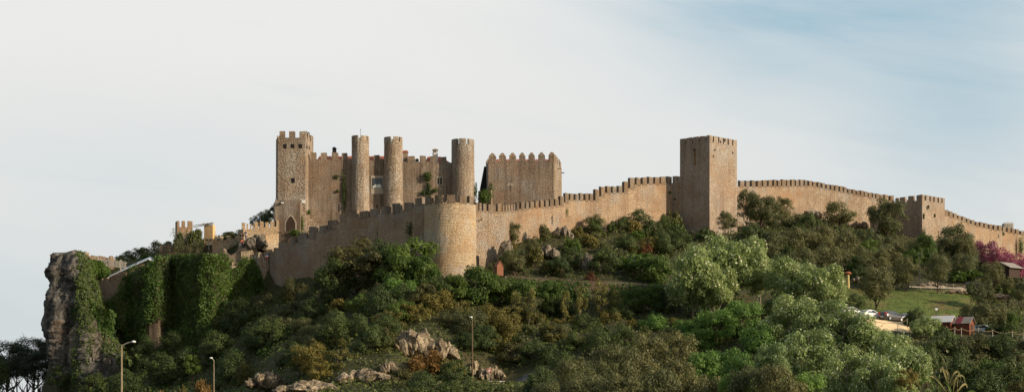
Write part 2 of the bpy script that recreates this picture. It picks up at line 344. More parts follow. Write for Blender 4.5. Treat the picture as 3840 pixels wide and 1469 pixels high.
def ground(X, Y, noise=True):
    X = np.atleast_1d(np.asarray(X, float)); Y = np.atleast_1d(np.asarray(Y, float))
    Yc = np.clip(Y, 1, 899); px = np.clip(CX+X/Yc*F, -400, 6500)
    j = np.clip(np.searchsorted(_ckx, px)-1, 0, len(_ckx)-2); t = (px-_ckx[j])/(_ckx[j+1]-_ckx[j])
    iy = np.clip(Yc.astype(int), 0, 899); fy = Yc-iy
    z0 = _Z[j, iy]*(1-fy)+_Z[j, iy+1]*fy; z1 = _Z[j+1, iy]*(1-fy)+_Z[j+1, iy+1]*fy
    z = z0*(1-t)+z1*t
    if noise:
        p = np.stack([X, Y, np.zeros_like(X)], 1)
        w = np.clip((z+3)/6, 0, 1)
        flat = ((px > 3120) & (px < 3700) & (Y > 236) & (Y < 276)) | ((px > 1700) & (px < 1960) & (Y > 220) & (Y < 234)) | ((px > 1880) & (px < 2700) & (Y > 255) & (Y < 270))
        z = z+(fbm(p*.11, 3, 5)*.9+fbm(p*.5, 2, 9)*.22)*w*np.where(flat, .12, 1)
    return z
def gz(X, Y): return float(ground(X, Y)[0])
def hit(px, py, ymin=160, ymax=420):
    "distance at which the hillside is seen at this row of this column"
    Ys = np.arange(ymin, ymax, .5); z = ground((px-CX)/F*Ys, Ys); r = HY-z*F/Ys
    k = np.nonzero(r <= py)[0]
    return float(Ys[k[0]]) if len(k) else float(Ys[int(np.argmin(r[:int((345-ymin)*2)]))]-3)

m, nt, b, out = newmat('hill_soil'); g = N(nt)
at = g.n('ShaderNodeAttribute', attribute_name='turf').outputs['Fac']
n1 = g.noise(g.pos(), .18, 5, .6); n2 = g.noise(g.pos(), 1.2, 4, .7)
soil = g.mix(g.ramp(n1, [(.4, 0.0), (.6, 1.0)]), (.030, .042, .013), (.062, .055, .026))
soil = g.mix(g.ramp(n2, [(.4, 0.0), (.75, .7)]), soil, (.09, .068, .036))
turf = g.mix(g.ramp(g.noise(g.pos(), .5, 5, .65), [(.38, 0.0), (.62, 1.0)]), (.060, .095, .018), (.125, .155, .034))
turf = g.mix(g.ramp(g.noise(g.pos(), .22, 4, .7), [(.50, 0.0), (.66, .85)]), turf, (.17, .115, .05))
nt.links.new(g.mix(at, soil, turf), b.inputs['Base Color']); b.inputs['Roughness'].default_value = .95
nt.links.new(g.n('ShaderNodeBump', inp={'Strength': .7, 'Distance': .3, 'Height': n2}).outputs[0], b.inputs['Normal'])
M['soil'] = m
def axis(a, b, step, far):
    c = np.arange(a, b+step, step); lo = a-np.geomspace(step*2, far, 14)[::-1]; hi = c[-1]+np.geomspace(step*2, far, 14)
    return np.concatenate([lo, c, hi])
gx = axis(-125, 150, 1.25, 5000); gy = axis(140, 440, 1.25, 6000)
X, Y = np.meshgrid(gx, gy); Zg = ground(X.ravel(), Y.ravel()); Zg[(Y.ravel() < 1)] = -3
nx = len(gx); ny = len(gy); idx = np.arange(nx*ny).reshape(ny, nx)
Fq = np.stack([idx[:-1, :-1], idx[:-1, 1:], idx[1:, 1:], idx[1:, :-1]], -1).reshape(-1, 4)
V = np.stack([X.ravel(), Y.ravel(), Zg], 1)
me = npmesh('ground', V, Fq, 'soil', smooth=True)
pxv = CX+V[:, 0]/np.maximum(V[:, 1], 1)*F; pyv = HY-V[:, 2]/np.maximum(V[:, 1], 1)*F
def inpoly(px, py, poly):
    r = np.zeros(len(px), bool); n = len(poly); j = n-1
    for i in range(n):
        xi, yi = poly[i]; xj, yj = poly[j]
        c = ((yi > py) != (yj > py)) & (px < (xj-xi)*(py-yi)/(yj-yi+1e-12)+xi); r ^= c; j = i
    return r
def in_meadow(px, Y): return (px > 3120) & (px < 3690) & (Y > 247) & (Y < 274+(px-3300)*.004)
a = me.attributes.new('turf', 'FLOAT', 'POINT')
a.data.foreach_set('value', (in_meadow(pxv, V[:, 1])*1.0).astype(np.float32))
ground_o = tag(link('ground', me), 'scrubby hillside rising from flat land to the castle walls', None, None, 'structure')

# ------------------------------------------------------------------ wall helpers
def on_seg(px, a, b):
    "distance Y at which column px meets the plan line from a=(px,Y) to b=(px,Y)"
    x0, y0 = xof(*a), a[1]; x1, y1 = xof(*b), b[1]; k = (px-CX)/F
    t = (k*y0-x0)/((x1-x0)-k*(y1-y0)); return y0+t*(y1-y0)
class Line:
    def __init__(s, pts): s.p = pts
    def Y(s, px):
        for i in range(len(s.p)-1):
            if px <= s.p[i+1][0] or i == len(s.p)-2: return on_seg(px, s.p[i], s.p[i+1])
    def xy(s, px): y = s.Y(px); return Vector((xof(px, y), y))
    def nrm(s, px, e=.6):
        d = (s.xy(px+e)-s.xy(px-e)).normalized(); return Vector((d.y, -d.x))   # towards the viewer's side
def top_at(top, px):
    for i in range(len(top)-1):
        if top[i][0] <= px <= top[i+1][0] and top[i+1][0] > top[i][0]:
            return top[i][1]+(top[i+1][1]-top[i][1])*(px-top[i][0])/(top[i+1][0]-top[i][0])
    return top[0][1] if px < top[0][0] else top[-1][1]
def wall(name, label, cat, plan, top, merl, mat, thick=1.4, mth=.6, group=None, base=None, mmat=None, parent=None, rough=.0, bodyname='masonry', slit=False, merlname='merlon'):
    L = Line(plan)
    xs = sorted(set([p for p, _ in top]+[p for p, _ in plan if top[0][0] < p < top[-1][0]]))
    st = []
    for i in range(len(xs)-1):
        n = max(1, int((xs[i+1]-xs[i])/9)); st += [xs[i]+(xs[i+1]-xs[i])*k/n for k in range(n)]
    st.append(xs[-1])
    cols = []
    for p in st:
        q = L.xy(p); nn = L.nrm(min(max(p, st[0]+.7), st[-1]-.7)); bk = q-nn*thick
        tops = [t for t in top if t[0] == p]; zs = [zof(t[1], q.y) for t in tops] if len(tops) > 1 else [zof(top_at(top, p), q.y)]
        g0 = min(gz(q.x, q.y), gz(bk.x, bk.y))-2.5 if base is None else zof(base, q.y)
        for z in zs: cols.append((q, bk, z+rnd.uniform(-rough, rough), min(g0, z-1)))
    mid = cols[len(cols)//2]
    root = parent if parent is not None else empty(name, (mid[0].x, mid[0].y, mid[3]), label, cat, group)
    mb = MB(); vs = []
    NR = 6
    for (q, bk, z, g0) in cols:
        for k in range(NR+1): vs.append((q.x, q.y, g0+(z-g0)*k/NR))
        vs += [(bk.x, bk.y, z), (bk.x, bk.y, g0)]
    w = NR+3; fs = []
    for i in range(len(cols)-1):
        a, b_ = i*w, (i+1)*w
        for k in range(w-1): fs.append((a+k, b_+k, b_+k+1, a+k+1))
        fs.append((a+w-1, b_+w-1, b_, a))
    fs.append(tuple(range(w-1, -1, -1))); e = (len(cols)-1)*w; fs.append(tuple(e+k for k in range(w)))
    mb.add(vs, fs); mb.build(bodyname, mat, root)
    for (a, b_, ty, *by) in merl:
        qa, qb = L.xy(a), L.xy(b_); nn = L.nrm((a+b_)/2)
        ya = (qa.y+qb.y)/2; z1 = zof(ty, ya)+rnd.uniform(-.10, .06)
        z0 = min(zof(by[0] if by else top_at(top, a), qa.y), zof(by[0] if by else top_at(top, b_), qb.y))-.25
        o1 = nn*.025; fa, fb = qa+o1, qb+o1; ba, bb = qa-nn*mth, qb-nn*mth
        jz = [rnd.uniform(-.13, .06) for _ in range(4)]; w_ = (qb-qa)*.06; fa, fb = fa+w_*rnd.uniform(-1, 1), fb+w_*rnd.uniform(-1, 1)
        mm = MB(); mm.prism([fa, fb, bb, ba], z0, [z1+j for j in jz])
        mm.build(merlname, mmat or mat, root)
        if slit and rnd.random() < .4:
            pass
    return root
def face_box(mb, a, b_, Ln, z0, z1, out_=.03, depth=.25):
    qa, qb = Ln.xy(a), Ln.xy(b_); nn = Ln.nrm((a+b_)/2)
    mb.prism([qa+nn*out_, qb+nn*out_, qb-nn*depth, qa-nn*depth], z0, z1)
def opening(parent, Ln, a, b_, t, bt, name='window', mat='opening', arch=False, out_=.02, depth=.3):
    "an opening seen in the face of Ln between columns a,b and rows t,bt"
    qa, qb = Ln.xy(a), Ln.xy(b_); nn = Ln.nrm((a+b_)/2); Ym = (qa.y+qb.y)/2; z0, z1 = zof(bt, Ym), zof(t, Ym)
    mb = MB()
    if not arch: mb.prism([qa+nn*out_, qb+nn*out_, qb-nn*depth, qa-nn*depth], z0, z1)
    else:
        w = (qb-qa).length; r = w/2; d = (qb-qa)/w; h = z1-z0; sh = max(h-r*(1.5 if arch == 2 else 1.0), .2); pr = [(0, 0), (w, 0), (w, sh)]
        for k in range(1, 8):
            a_ = math.pi*k/8
            pr.append((r+r*math.cos(a_), sh+(h-sh)*(math.sin(a_) if arch == 1 else (1-abs(math.cos(a_))**1.5))))
        pr.append((0, sh)); n = len(pr)
        vs = [(*(qa+d*x+nn*out_), z0+z) for x, z in pr]+[(*(qa+d*x-nn*depth), z0+z) for x, z in pr]
        fs = [tuple(range(n)), tuple(range(2*n-1, n-1, -1))]+[(i, i+n, (i+1) % n+n, (i+1) % n) for i in range(n)]
        mb.add(vs, fs)
    return mb.build(name, mat, parent)
def round_tower(parent, name, pxc, Yc, Rpx, pyc, pybase, merl, pym, mat, batter=.12, label=None, mth=.45, crown=0, seed=1, mmat=None):
    cx = xof(pxc, Yc); R = Rpx*Yc/F; z0 = zof(pybase, Yc); zt = zof(pyc, Yc-R*.5); zm = zof(pym, Yc-R*.5)
    root = MB(); h = zt-z0; prof = [(R*(1+batter*(1-i/12)**1.5), z0+h*i/12) for i in range(13)]
    prof += [(R-mth, zt), (R-mth, zt-.6), (.05, zt-.6)]
    root.lathe(prof, (cx, Yc), 56, jit=.025, seed=seed)
    o = root.build(name, mat, parent, smooth=False)
    if label: o['label'] = label
    ang = []
    for (a, b_) in merl:
        t0 = math.asin(max(-1, min(1, (a-pxc)/Rpx))); t1 = math.asin(max(-1, min(1, (b_-pxc)/Rpx))); ang.append((t0, t1))
    lo = min(a for a, _ in ang); hi = max(b for _, b in ang); rest = 2*math.pi-(hi-lo); n = max(2, round(rest/.95)); st = rest/n
    for k in range(n-1+0):
        c = hi+st*(k+1); ang.append((c-.28, c+.28))
    for (t0, t1) in ang:
        mm = MB(); ns = 4; vs = []; z0m = zt-.2; z1m = zm+rnd.uniform(-.06, .06)
        for i in range(ns+1):
            t = t0+(t1-t0)*i/ns
            for r in (R+.03, R-mth):
                for z in (z0m, z1m): vs.append((cx+r*math.sin(t), Yc-r*math.cos(t), z))
        fs = []
        for i in range(ns):
            a = i*4; b2 = a+4
            fs += [(a, b2, b2+1, a+1), (a+1, b2+1, b2+3, a+3), (a+3, b2+3, b2+2, a+2), (a+2, b2+2, b2, a)]
        fs += [(0, 1, 3, 2), (ns*4, ns*4+2, ns*4+3, ns*4+1)]
        mm.add(vs, fs); mm.build('merlon', mmat or mat, o)
    return o
def poly_tower(parent, name, pts, pytop, pybase, mat, ref=None, batter=0):
    "pts: (px, Y) plan corners left to right as seen, closed behind; top row given at the nearest corner"
    yr = min(p[1] for p in pts) if ref is None else ref
    z1 = zof(pytop, yr); z0 = zof(pybase, yr)
    pl = [Vector((xof(*p), p[1])) for p in pts]; c = sum(pl, Vector((0, 0)))/len(pl)
    mb = MB(); bt = [c+(p-c)*(1+batter) for p in pl]
    mb.prism(bt, z0, z1, top=pl)
    o = mb.build(name, mat, parent)
    return o, z0, z1, pl
def blocks_on(parent, A, B, fr, z0, z1, th, mat, name='merlon', cap=0, shape='flat'):
    "merlons on the edge A->B (plan points, outside on the right-hand side), fr: list of (t0,t1) fractions"
    d = (B-A); Ln = d.length; d = d/Ln; nn = Vector((d.y, -d.x))
    for (t0, t1) in fr:
        a = A+d*Ln*t0+nn*.02; b_ = A+d*Ln*t1+nn*.02; bb = b_-nn*th; ba = a-nn*th
        mm = MB()
        if shape == 'flat': mm.prism([a, b_, bb, ba], z0-.2, [z1+rnd.uniform(-.05, .05) for _ in range(4)])
        else:
            zs = z1-(z1-z0)*.38
            mm.prism([a, b_, bb, ba], z0-.2, zs); c = (a+b_+ba+bb)/4
            t = [c+(q-c)*(.25) for q in (a, b_, bb, ba)]
            n = 4; vs = [(q.x, q.y, zs) for q in (a, b_, bb, ba)]+[(q.x, q.y, z1) for q in t]
            mm.add(vs, [(0, 1, 5, 4), (1, 2, 6, 5), (2, 3, 7, 6), (3, 0, 4, 7), (4, 5, 6, 7)])
        mm.build(name, mat, parent)
def rock(name, label, cat, px, py, Y, wpx, hpx, dep, mat='palerock', seed=0, sub=48, amp=.28, parent=None, kind=None, sink=.25, freq=1.0, group=None, nch=None):
    "angular outcrop: overlapping hulls of random points, split and roughened"
    w = wpx*Y/F/2; h = hpx*Y/F; c = P(px, py, Y)-Vector((0, 0, h*sink)); rg = random.Random(seed+50); bm = bmesh.new()
    n = nch or int(10+wpx/6)
    for k in range(n):
        t = rg.uniform(-1, 1); hh = h*(1-.4*abs(t)**1.5)*rg.uniform(.75, 1.0); cx_, cy_, cz_ = t*w*.82, rg.uniform(-.5, .5)*dep, -h*.5+hh*.5
        sx, sy, sz = max(w*.26, h*.22)*rg.uniform(.7, 1.3), dep*rg.uniform(.35, .6), hh*.5
        tilt = rg.uniform(-.18, .18); vs = []
        for _ in range(15):
            d = Vector((rg.gauss(0, 1), rg.gauss(0, 1), rg.gauss(0, 1))).normalized(); p = Vector((d.x*sx, d.y*sy, d.z*sz)); vs.append(bm.verts.new((cx_+p.x+p.z*tilt, cy_+p.y, cz_+p.z)))
        r = bmesh.ops.convex_hull(bm, input=vs); bmesh.ops.delete(bm, geom=[g for g in r['geom_interior'] if isinstance(g, bmesh.types.BMVert)], context='VERTS')
    for _ in range(2): bmesh.ops.subdivide_edges(bm, edges=[e for e in bm.edges if e.calc_length() > .35], cuts=1, use_grid_fill=True)
    bmesh.ops.triangulate(bm, faces=bm.faces)
    V = np.array([v.co for v in bm.verts])+np.array(c); a = min(.34, h*.16)
    dd = np.stack([fbm(V*np.array([1.1, 1.1, .7])+k*31, 4, seed+k) for k in range(3)], 1)*a
    for v, d in zip(bm.verts, dd): v.co += Vector(d)
    me = bpy.data.meshes.new(name); bm.to_mesh(me); bm.free(); me.materials.append(M[mat])
    return tag(link(name, me, parent, c if parent is None else (0, 0, 0)), label, cat, group, kind)
# ================================================================= the castle
V2 = Vector
# ---- left curtain wall (in shade), runs away to the left of the bastion
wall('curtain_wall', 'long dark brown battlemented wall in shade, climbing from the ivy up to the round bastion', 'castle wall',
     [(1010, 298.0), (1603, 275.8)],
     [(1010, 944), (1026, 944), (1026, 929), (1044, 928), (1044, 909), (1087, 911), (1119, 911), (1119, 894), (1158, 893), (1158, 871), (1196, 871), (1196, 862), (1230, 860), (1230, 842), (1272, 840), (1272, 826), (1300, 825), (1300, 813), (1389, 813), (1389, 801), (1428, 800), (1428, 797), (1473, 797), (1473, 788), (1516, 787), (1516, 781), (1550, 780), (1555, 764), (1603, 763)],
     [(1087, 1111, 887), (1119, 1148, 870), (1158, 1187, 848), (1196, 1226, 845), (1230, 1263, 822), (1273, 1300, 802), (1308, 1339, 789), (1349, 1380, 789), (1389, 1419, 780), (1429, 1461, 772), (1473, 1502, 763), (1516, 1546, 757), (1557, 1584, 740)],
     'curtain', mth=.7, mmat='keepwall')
wall('end_wall', 'short sunlit stump of wall standing at the left end of the dark curtain wall', 'castle wall',
     [(967, 295.8), (1010, 298.3)], [(967, 962), (1008, 961)], [(968, 984, 944), (991, 1006, 944)], 'rubble', thick=1.2)
# ---- round bastion
B = empty('round_bastion', P(1672, 1080, 277), 'broad round sunlit bastion with battlements where the two long walls meet', 'bastion')
round_tower(B, 'masonry', 1688, 276.5, 97, 764, 1110, [(1596, 1622), (1634, 1664), (1680, 1710), (1727, 1752), (1762, 1775)], 737, 'bastion', batter=.02, mth=.7, mmat='merlon')
# ---- wall right of the bastion with the arched door
Lb = [(1770, 276.6), (1884, 281.0)]
w2 = wall('flank_wall', 'pale rubble wall with a small arched gateway, just right of the round bastion', 'castle wall', Lb,
     [(1770, 785), (1790, 788), (1830, 792), (1884, 794)],
     [(1785, 1793, 759), (1798, 1806, 761), (1812, 1824, 763), (1831, 1859, 766), (1867, 1881, 764)], 'rubble', thick=3, mmat='merlon')
opening(w2, Line(Lb), 1783, 1797, 957, 1010, 'gateway', 'opening', arch=1)
wall('curtain_wall', 'steep turn of the wall with five narrow tightly packed merlons', 'castle wall',
     [(1884, 281.0), (1936, 290)], [(1884, 794), (1936, 790)],
     [(1886, 1891, 766), (1896, 1902, 765), (1906, 1912, 765), (1916, 1923, 765), (1926, 1932, 764)], 'rubble', thick=1.2, mth=.5, mmat='merlon')
# ---- long curtain wall up to the tall tower
mer = [(1937, 1947, 759, 784), (1954, 1966, 757, 782), (1972, 1984, 755, 781), (1989, 2003, 752, 779), (2008, 2021, 750, 777), (2027, 2039, 750, 776), (2045, 2057, 749, 775), (2064, 2076, 746, 773), (2082, 2095, 744, 771), (2101, 2114, 733, 768), (2120, 2133, 724, 758), (2139, 2151, 724, 750), (2158, 2170, 724, 750), (2176, 2187, 724, 750), (2195, 2206, 725, 751), (2212, 2223, 726, 751), (2232, 2247, 711, 751), (2254, 2268, 697, 736), (2276, 2290, 698, 723), (2298, 2312, 698, 723), (2320, 2333, 696, 722), (2341, 2355, 681, 722), (2363, 2379, 666, 706), (2387, 2402, 666, 692), (2410, 2425, 665, 690), (2434, 2449, 664, 689), (2457, 2472, 663, 688), (2479, 2496, 662, 687), (2503, 2520, 660, 686)]
wall('curtain_wall', 'long sunlit battlemented wall climbing in steps from the bastion to the tall square tower', 'castle wall',
     [(1936, 290), (2300, 306), (2521, 318)],
     [(1936, 784), (2003, 779), (2101, 770), (2114, 768), (2114, 759), (2133, 758), (2133, 750), (2226, 751), (2247, 751), (2247, 736), (2269, 736), (2269, 723), (2337, 722), (2356, 722), (2356, 706), (2381, 705), (2381, 692), (2521, 686)],
     mer, 'curtain', thick=1.3, mth=.62, mmat='merlon')
wall('link_wall', 'short shaded wall tucked between the long wall and the tall square tower', 'castle wall',
     [(2520, 318.0), (2553, 317.1)], [(2521, 686), (2556, 684)], [(2522, 2539, 660), (2541, 2555, 659)], 'tower', thick=1.0)
# ---- tall square tower
T = empty('square_tower', P(2661, 880, 313), 'tall square battlemented tower standing alone on the hill, right face in sun', 'tower')
pts = [(2550, 317.5), (2661, 313), (2763.5, 319), (2652, 324.5)]
o, z0, z1, pl = poly_tower(T, 'masonry', pts, 530, 905, 'tower', batter=.012)
zm = zof(507, 313)
blocks_on(o, pl[0], pl[1], [(0, .18), (.215, .41), (.445, .635), (.675, .855), (.895, .995)], z1, zm, .55, 'tower')
blocks_on(o, pl[1], pl[2], [(.005, .11), (.16, .30), (.35, .48), (.525, .65), (.70, .82), (.865, 1)], z1, zm, .55, 'tower')
blocks_on(o, pl[2], pl[3], [(0.06, .2), (.28, .42), (.5, .64), (.72, .86)], z1, zm, .55, 'tower')
blocks_on(o, pl[3], pl[0], [(0.0, .15), (.2, .34), (.4, .54), (.6, .74), (.8, .92)], z1, zm, .55, 'tower')
Lr = Line([(2661, 313), (2763.5, 319)]); Ll = Line([(2550, 317.5), (2661, 313)])
for (a, t) in ((2678, 559), (2745, 570), (2673, 582), (2719, 736), (2734, 773)):
    opening(o, Lr, a, a+5, t, t+7, 'putlog_hole')
opening(o, Ll, 2602, 2608, 559, 563, 'water_spout', 'darkstone', out_=.5)
mb = MB(); q = Ll.xy(2603); q2 = Ll.xy(2609); nn = Ll.nrm(2605)
mb.prism([q+nn*.012, q2+nn*.012, q2-nn*.2, q-nn*.2], zof(690, 315), zof(564, 315)); 
M['rustst'] = plain('iron_stained_stone', (.17, .095, .04), .95, var=.35, sc=1.5); mb.build('stain_streak', 'rustst', o)
fl = empty('floodlight', P(2716, 531, 314.8), 'small black floodlight perched between merlons of the tall square tower', 'floodlight')
mb = MB(); c = P(2716, 531, 315.2); mb.box((c.x-.25, c.y-.3, c.z+.1), (c.x+.25, c.y-.05, c.z+.45)); mb.build('lamp_head', 'steel', fl)
mb = MB(); mb.tube([(c.x, c.y+.1, c.z-.1), (c.x, c.y-.2, c.z+.15)], .05, 6); mb.build('bracket', 'steel', fl)
# ---- wall right of tall tower
mer = [(2766, 2767, 682), (2775, 2790, 676), (2798, 2811, 676), (2819, 2833, 676), (2841, 2856, 675), (2862, 2876, 675), (2883, 2895, 675), (2902, 2912, 674), (2917, 2928, 673), (2934, 2946, 673), (2951, 2962, 673), (2968, 2979, 673), (2985, 2996, 673), (3002, 3013, 673), (3018, 3027, 674)]
wall('curtain_wall', 'level battlemented wall running right from the tall square tower', 'castle wall',
     [(2758, 329), (3031, 342)], [(2758, 700), (2860, 699), (2917, 698), (3031, 697)], mer[1:], 'curtain', thick=1.3, mth=.65, mmat='merlon')
mer = [(3034, 3044, 675), (3050, 3061, 679), (3067, 3077, 682), (3084, 3094, 686), (3100, 3110, 689), (3117, 3127, 692), (3133, 3144, 696), (3150, 3160, 699), (3165, 3176, 702), (3181, 3192, 706), (3197, 3208, 709), (3213, 3224, 712), (3228, 3239, 714), (3243, 3253, 717), (3258, 3268, 720), (3273, 3282, 722), (3286, 3296, 725), (3299, 3311, 728), (3317, 3331, 730), (3339, 3351, 733)]
wall('curtain_wall', 'gently sinking battlemented wall between the bend and the small corner tower', 'castle wall',
     [(3031, 342), (3362, 362)], [(3031, 697), (3044, 698), (3061, 700), (3144, 717), (3239, 735), (3311, 749), (3362, 757)], mer, 'rubble', thick=1.3, mth=.65, mmat='merlon')
# ---- small corner tower at right
T = empty('corner_tower', P(3458, 905, 352), 'squat square battlemented corner tower near the right end of the wall', 'tower')
pts = [(3358, 357), (3458, 351), (3543, 357.5), (3440, 364)]
o, z0, z1, pl = poly_tower(T, 'masonry', pts, 749.5, 930, 'tower', batter=.012)
zm = zof(729, 351)
blocks_on(o, pl[0], pl[1], [(0, .10), (.17, .36), (.48, .68), (.79, .995)], z1, zm, .6, 'tower')
blocks_on(o, pl[1], pl[2], [(.005, .10), (.18, .31), (.37, .48), (.55, .67), (.74, .84), (.90, 1)], z1, zm, .6, 'tower')
blocks_on(o, pl[2], pl[3], [(.1, .3), (.4, .6), (.7, .9)], z1, zm, .6, 'tower')
blocks_on(o, pl[3], pl[0], [(0, .2), (.3, .5), (.6, .8)], z1, zm, .6, 'tower')
mer = [(3544, 3556, 786), (3560, 3572, 793), (3577, 3588, 799), (3593, 3604, 805), (3610, 3621, 812), (3626, 3637, 818), (3643, 3654, 824), (3659, 3670, 829), (3676, 3687, 833), (3693, 3704, 836), (3710, 3721, 840), (3727, 3739, 843), (3745, 3756, 846), (3761, 3772, 849), (3778, 3789, 853), (3794, 3805, 856), (3811, 3821, 859), (3828, 3839, 863), (3846, 3857, 867), (3864, 3875, 871)]+[(3882+k*18, 3893+k*18, 874.5+k*3.1) for k in range(17)]
wall('curtain_wall', 'battlemented wall descending to the right edge beyond the squat corner tower', 'castle wall',
     [(3541, 358), (3900, 392), (4200, 425)], [(3541, 803), (3572, 814), (3604, 825), (3654, 844), (3704, 856), (3772, 869), (3839, 881), (3900, 893), (4200, 945)], mer, 'curtain', thick=1.3, mth=.62, mmat='merlon')
# distant pale block behind that wall
hb = empty('water_tank', P(3778, 870, 420), 'pale boxy structure peeping over the wall at far right', 'tank')
mb = MB(); 
c = P(3778, 852, 420); mb.box((c.x-1.1, 418.8, c.z-4), (c.x+1.1, 421.2, c.z+1.0)); mb.build('tank_body', 'dress', hb)
mb = MB()
for k in range(5):
    x = c.x-1.15+k*.575; mb.tube([(x, 418.6, c.z-.5), (x, 418.6, c.z+1.25)], .05, 5)
mb.tube([(c.x-1.2, 418.6, c.z+1.25), (c.x+1.2, 418.6, c.z+1.25)], .05, 5); mb.tube([(c.x-1.2, 418.6, c.z+.6), (c.x+1.2, 418.6, c.z+.6)], .05, 5); mb.build('railing', 'white', hb)

# ---- the keep
K = empty('castle_keep', P(1400, 850, 306), 'great brown castle keep with one square and three slim round towers, red tiled roof', 'castle')
pts = [(1035, 306), (1043, 303.5), (1145, 303.5), (1175, 309.5), (1165, 314), (1045, 314)]
o, z0, z1, pl = poly_tower(K, 'square_tower', pts, 516, 880, 'keep', batter=.018)
zm = zof(492.5, 303.5)
blocks_on(o, pl[1], pl[2], [(.05, .25), (.40, .62), (.78, .995)], z1, zm, .6, 'keep')
blocks_on(o, pl[2], pl[3], [(.005, .2), (.33, .55), (.70, .995)], z1, zm, .6, 'keep')
blocks_on(o, pl[4], pl[5], [(.05, .25), (.4, .6), (.75, .95)], z1, zm, .6, 'keep')
blocks_on(o, pl[5], pl[0], [(.1, .3), (.45, .65)], z1, zm, .6, 'keep')
Lf = Line([(1043, 303.5), (1145, 303.5)]); Ls = Line([(1145, 303.5), (1175, 309.5)])
for (a, b_, t, bt) in ((1062, 1075, 541, 557), (1090, 1104, 541, 556), (1119, 1133, 541, 556), (1100, 1103, 630, 646)): opening(o, Lf, a, b_, t, bt)
wf = MB(); face_box(wf, 1090, 1108, Lf, zof(688.5, 303.5), zof(665, 303.5), .05, .2); f = wf.build('window_frame', 'dress', o)
opening(f, Lf, 1092, 1106, 667, 686, 'pane', 'opening', out_=.08) if False else opening(o, Lf, 1092, 1106, 667, 686, 'window', 'opening', out_=.08)
for (a, b_, t, bt) in ((1149, 1153, 544, 559), (1157, 1161, 547, 561), (1150, 1152, 493, 514), (1159, 1161, 497, 516)): opening(o, Ls, a, b_, t, bt)
KY = 305.6
KL = [(1155, KY), (1752, KY)]
top = [(1155, 597), (1320, 598), (1320, 600), (1440, 600), (1512, 607), (1600, 607), (1752, 611)]
mer = [(1166, 1186, 570), (1204, 1225, 572), (1243, 1268, 572.5), (1281, 1302, 574), (1402, 1423, 579), (1530, 1555, 585), (1575, 1597, 584), (1613, 1636, 585), (1653, 1674, 588)]
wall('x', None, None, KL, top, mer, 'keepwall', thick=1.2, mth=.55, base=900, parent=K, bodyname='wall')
KLn = Line(KL)
rts = []
rts.append(round_tower(K, 'round_tower', 1351.5, 305.9, 32.5, 531, 880, [(1319.2, 1344.5), (1357, 1377), (1379.5, 1383.8)], 510, 'keep', label='slim round tower with a thin mast, leftmost of the keep', seed=3))
rts.append(round_tower(K, 'round_tower', 1475, 305.9, 34.5, 533, 880, [(1440.7, 1466.5), (1477, 1498), (1502, 1509.2)], 514, 'keep', label='slim round tower right of the framed window', seed=4))
rts.append(round_tower(K, 'round_tower', 1736, 305.9, 42.5, 543, 880, [(1693.8, 1717), (1723, 1750), (1758, 1778)], 522, 'keep', label='thickest round tower at the right corner of the keep', seed=5))
for (t, a, y) in ((0, 1330, 520), (0, 1371, 520), (1, 1453, 521), (1, 1489, 522)): pass
# framed window between the round towers
mb = MB(); face_box(mb, 1391, 1438, KLn, zof(727, KY), zof(659, KY), .06, .3); fr = mb.build('window_surround', 'dress', K)
opening(K, KLn, 1396, 1434, 668, 704.5, 'window', 'opening', out_=.1)
M['glass'] = plain('window_glass', (.045, .055, .065), .12, spec=.6, var=.1, bump=0)
opening(fr, KLn, 1397, 1433, 669, 703.5, 'pane', 'glass', out_=.12, depth=.02)
mb = MB(); y = KY-.14
for (a, b_, t) in ((1398, 1403, 697), (1405, 1411, 691), (1412, 1418, 692), (1419, 1424.5, 689.5), (1425.5, 1429, 691), (1397.5, 1430, 699)):
    x0, x1, z0_, z1_ = xof(a, KY), xof(b_, KY), zof(703.4, KY), zof(t, KY); r = (x1-x0)/2
    if b_-a > 20: mb.box((x0, y, z0_), (x1, y+.03, z1_)); continue
    pr = [(x0, z0_+.2), (x1, z0_+.2), (x1, z1_-r)]+[((x0+x1)/2+r*math.cos(math.pi*k/6), z1_-r+r*math.sin(math.pi*k/6)) for k in range(1, 6)]+[(x0, z1_-r)]
    n = len(pr); mb.add([(p[0], y+.002, p[1]) for p in pr]+[(p[0], y+.028, p[1]) for p in pr], [tuple(range(n)), tuple(range(2*n-1, n-1, -1))]+[(i, i+n, (i+1) % n+n, (i+1) % n) for i in range(n)])
mb.build('arcade_reflection', 'white', fr)  # white arch shapes modelled over the pane to stand for its pale reflection
mb = MB(); face_box(mb, 1637, 1661, KLn, zof(694, KY), zof(662, KY), .04, .3); f = mb.build('window_surround', 'dress', K)
opening(K, KLn, 1641, 1647, 665, 691, 'window', 'opening', arch=2, out_=.07); opening(K, KLn, 1651, 1657, 664, 691, 'window', 'opening', arch=2, out_=.07)
for (a, b_, t, bt) in ((1412, 1416, 766, 780), (1269, 1273, 766, 794), (1173, 1176, 664, 668), (1213, 1217, 706, 709), (1582, 1584, 615, 627), (1672, 1674, 618, 622)): opening(K, KLn, a, b_, t, bt, 'arrow_slit')
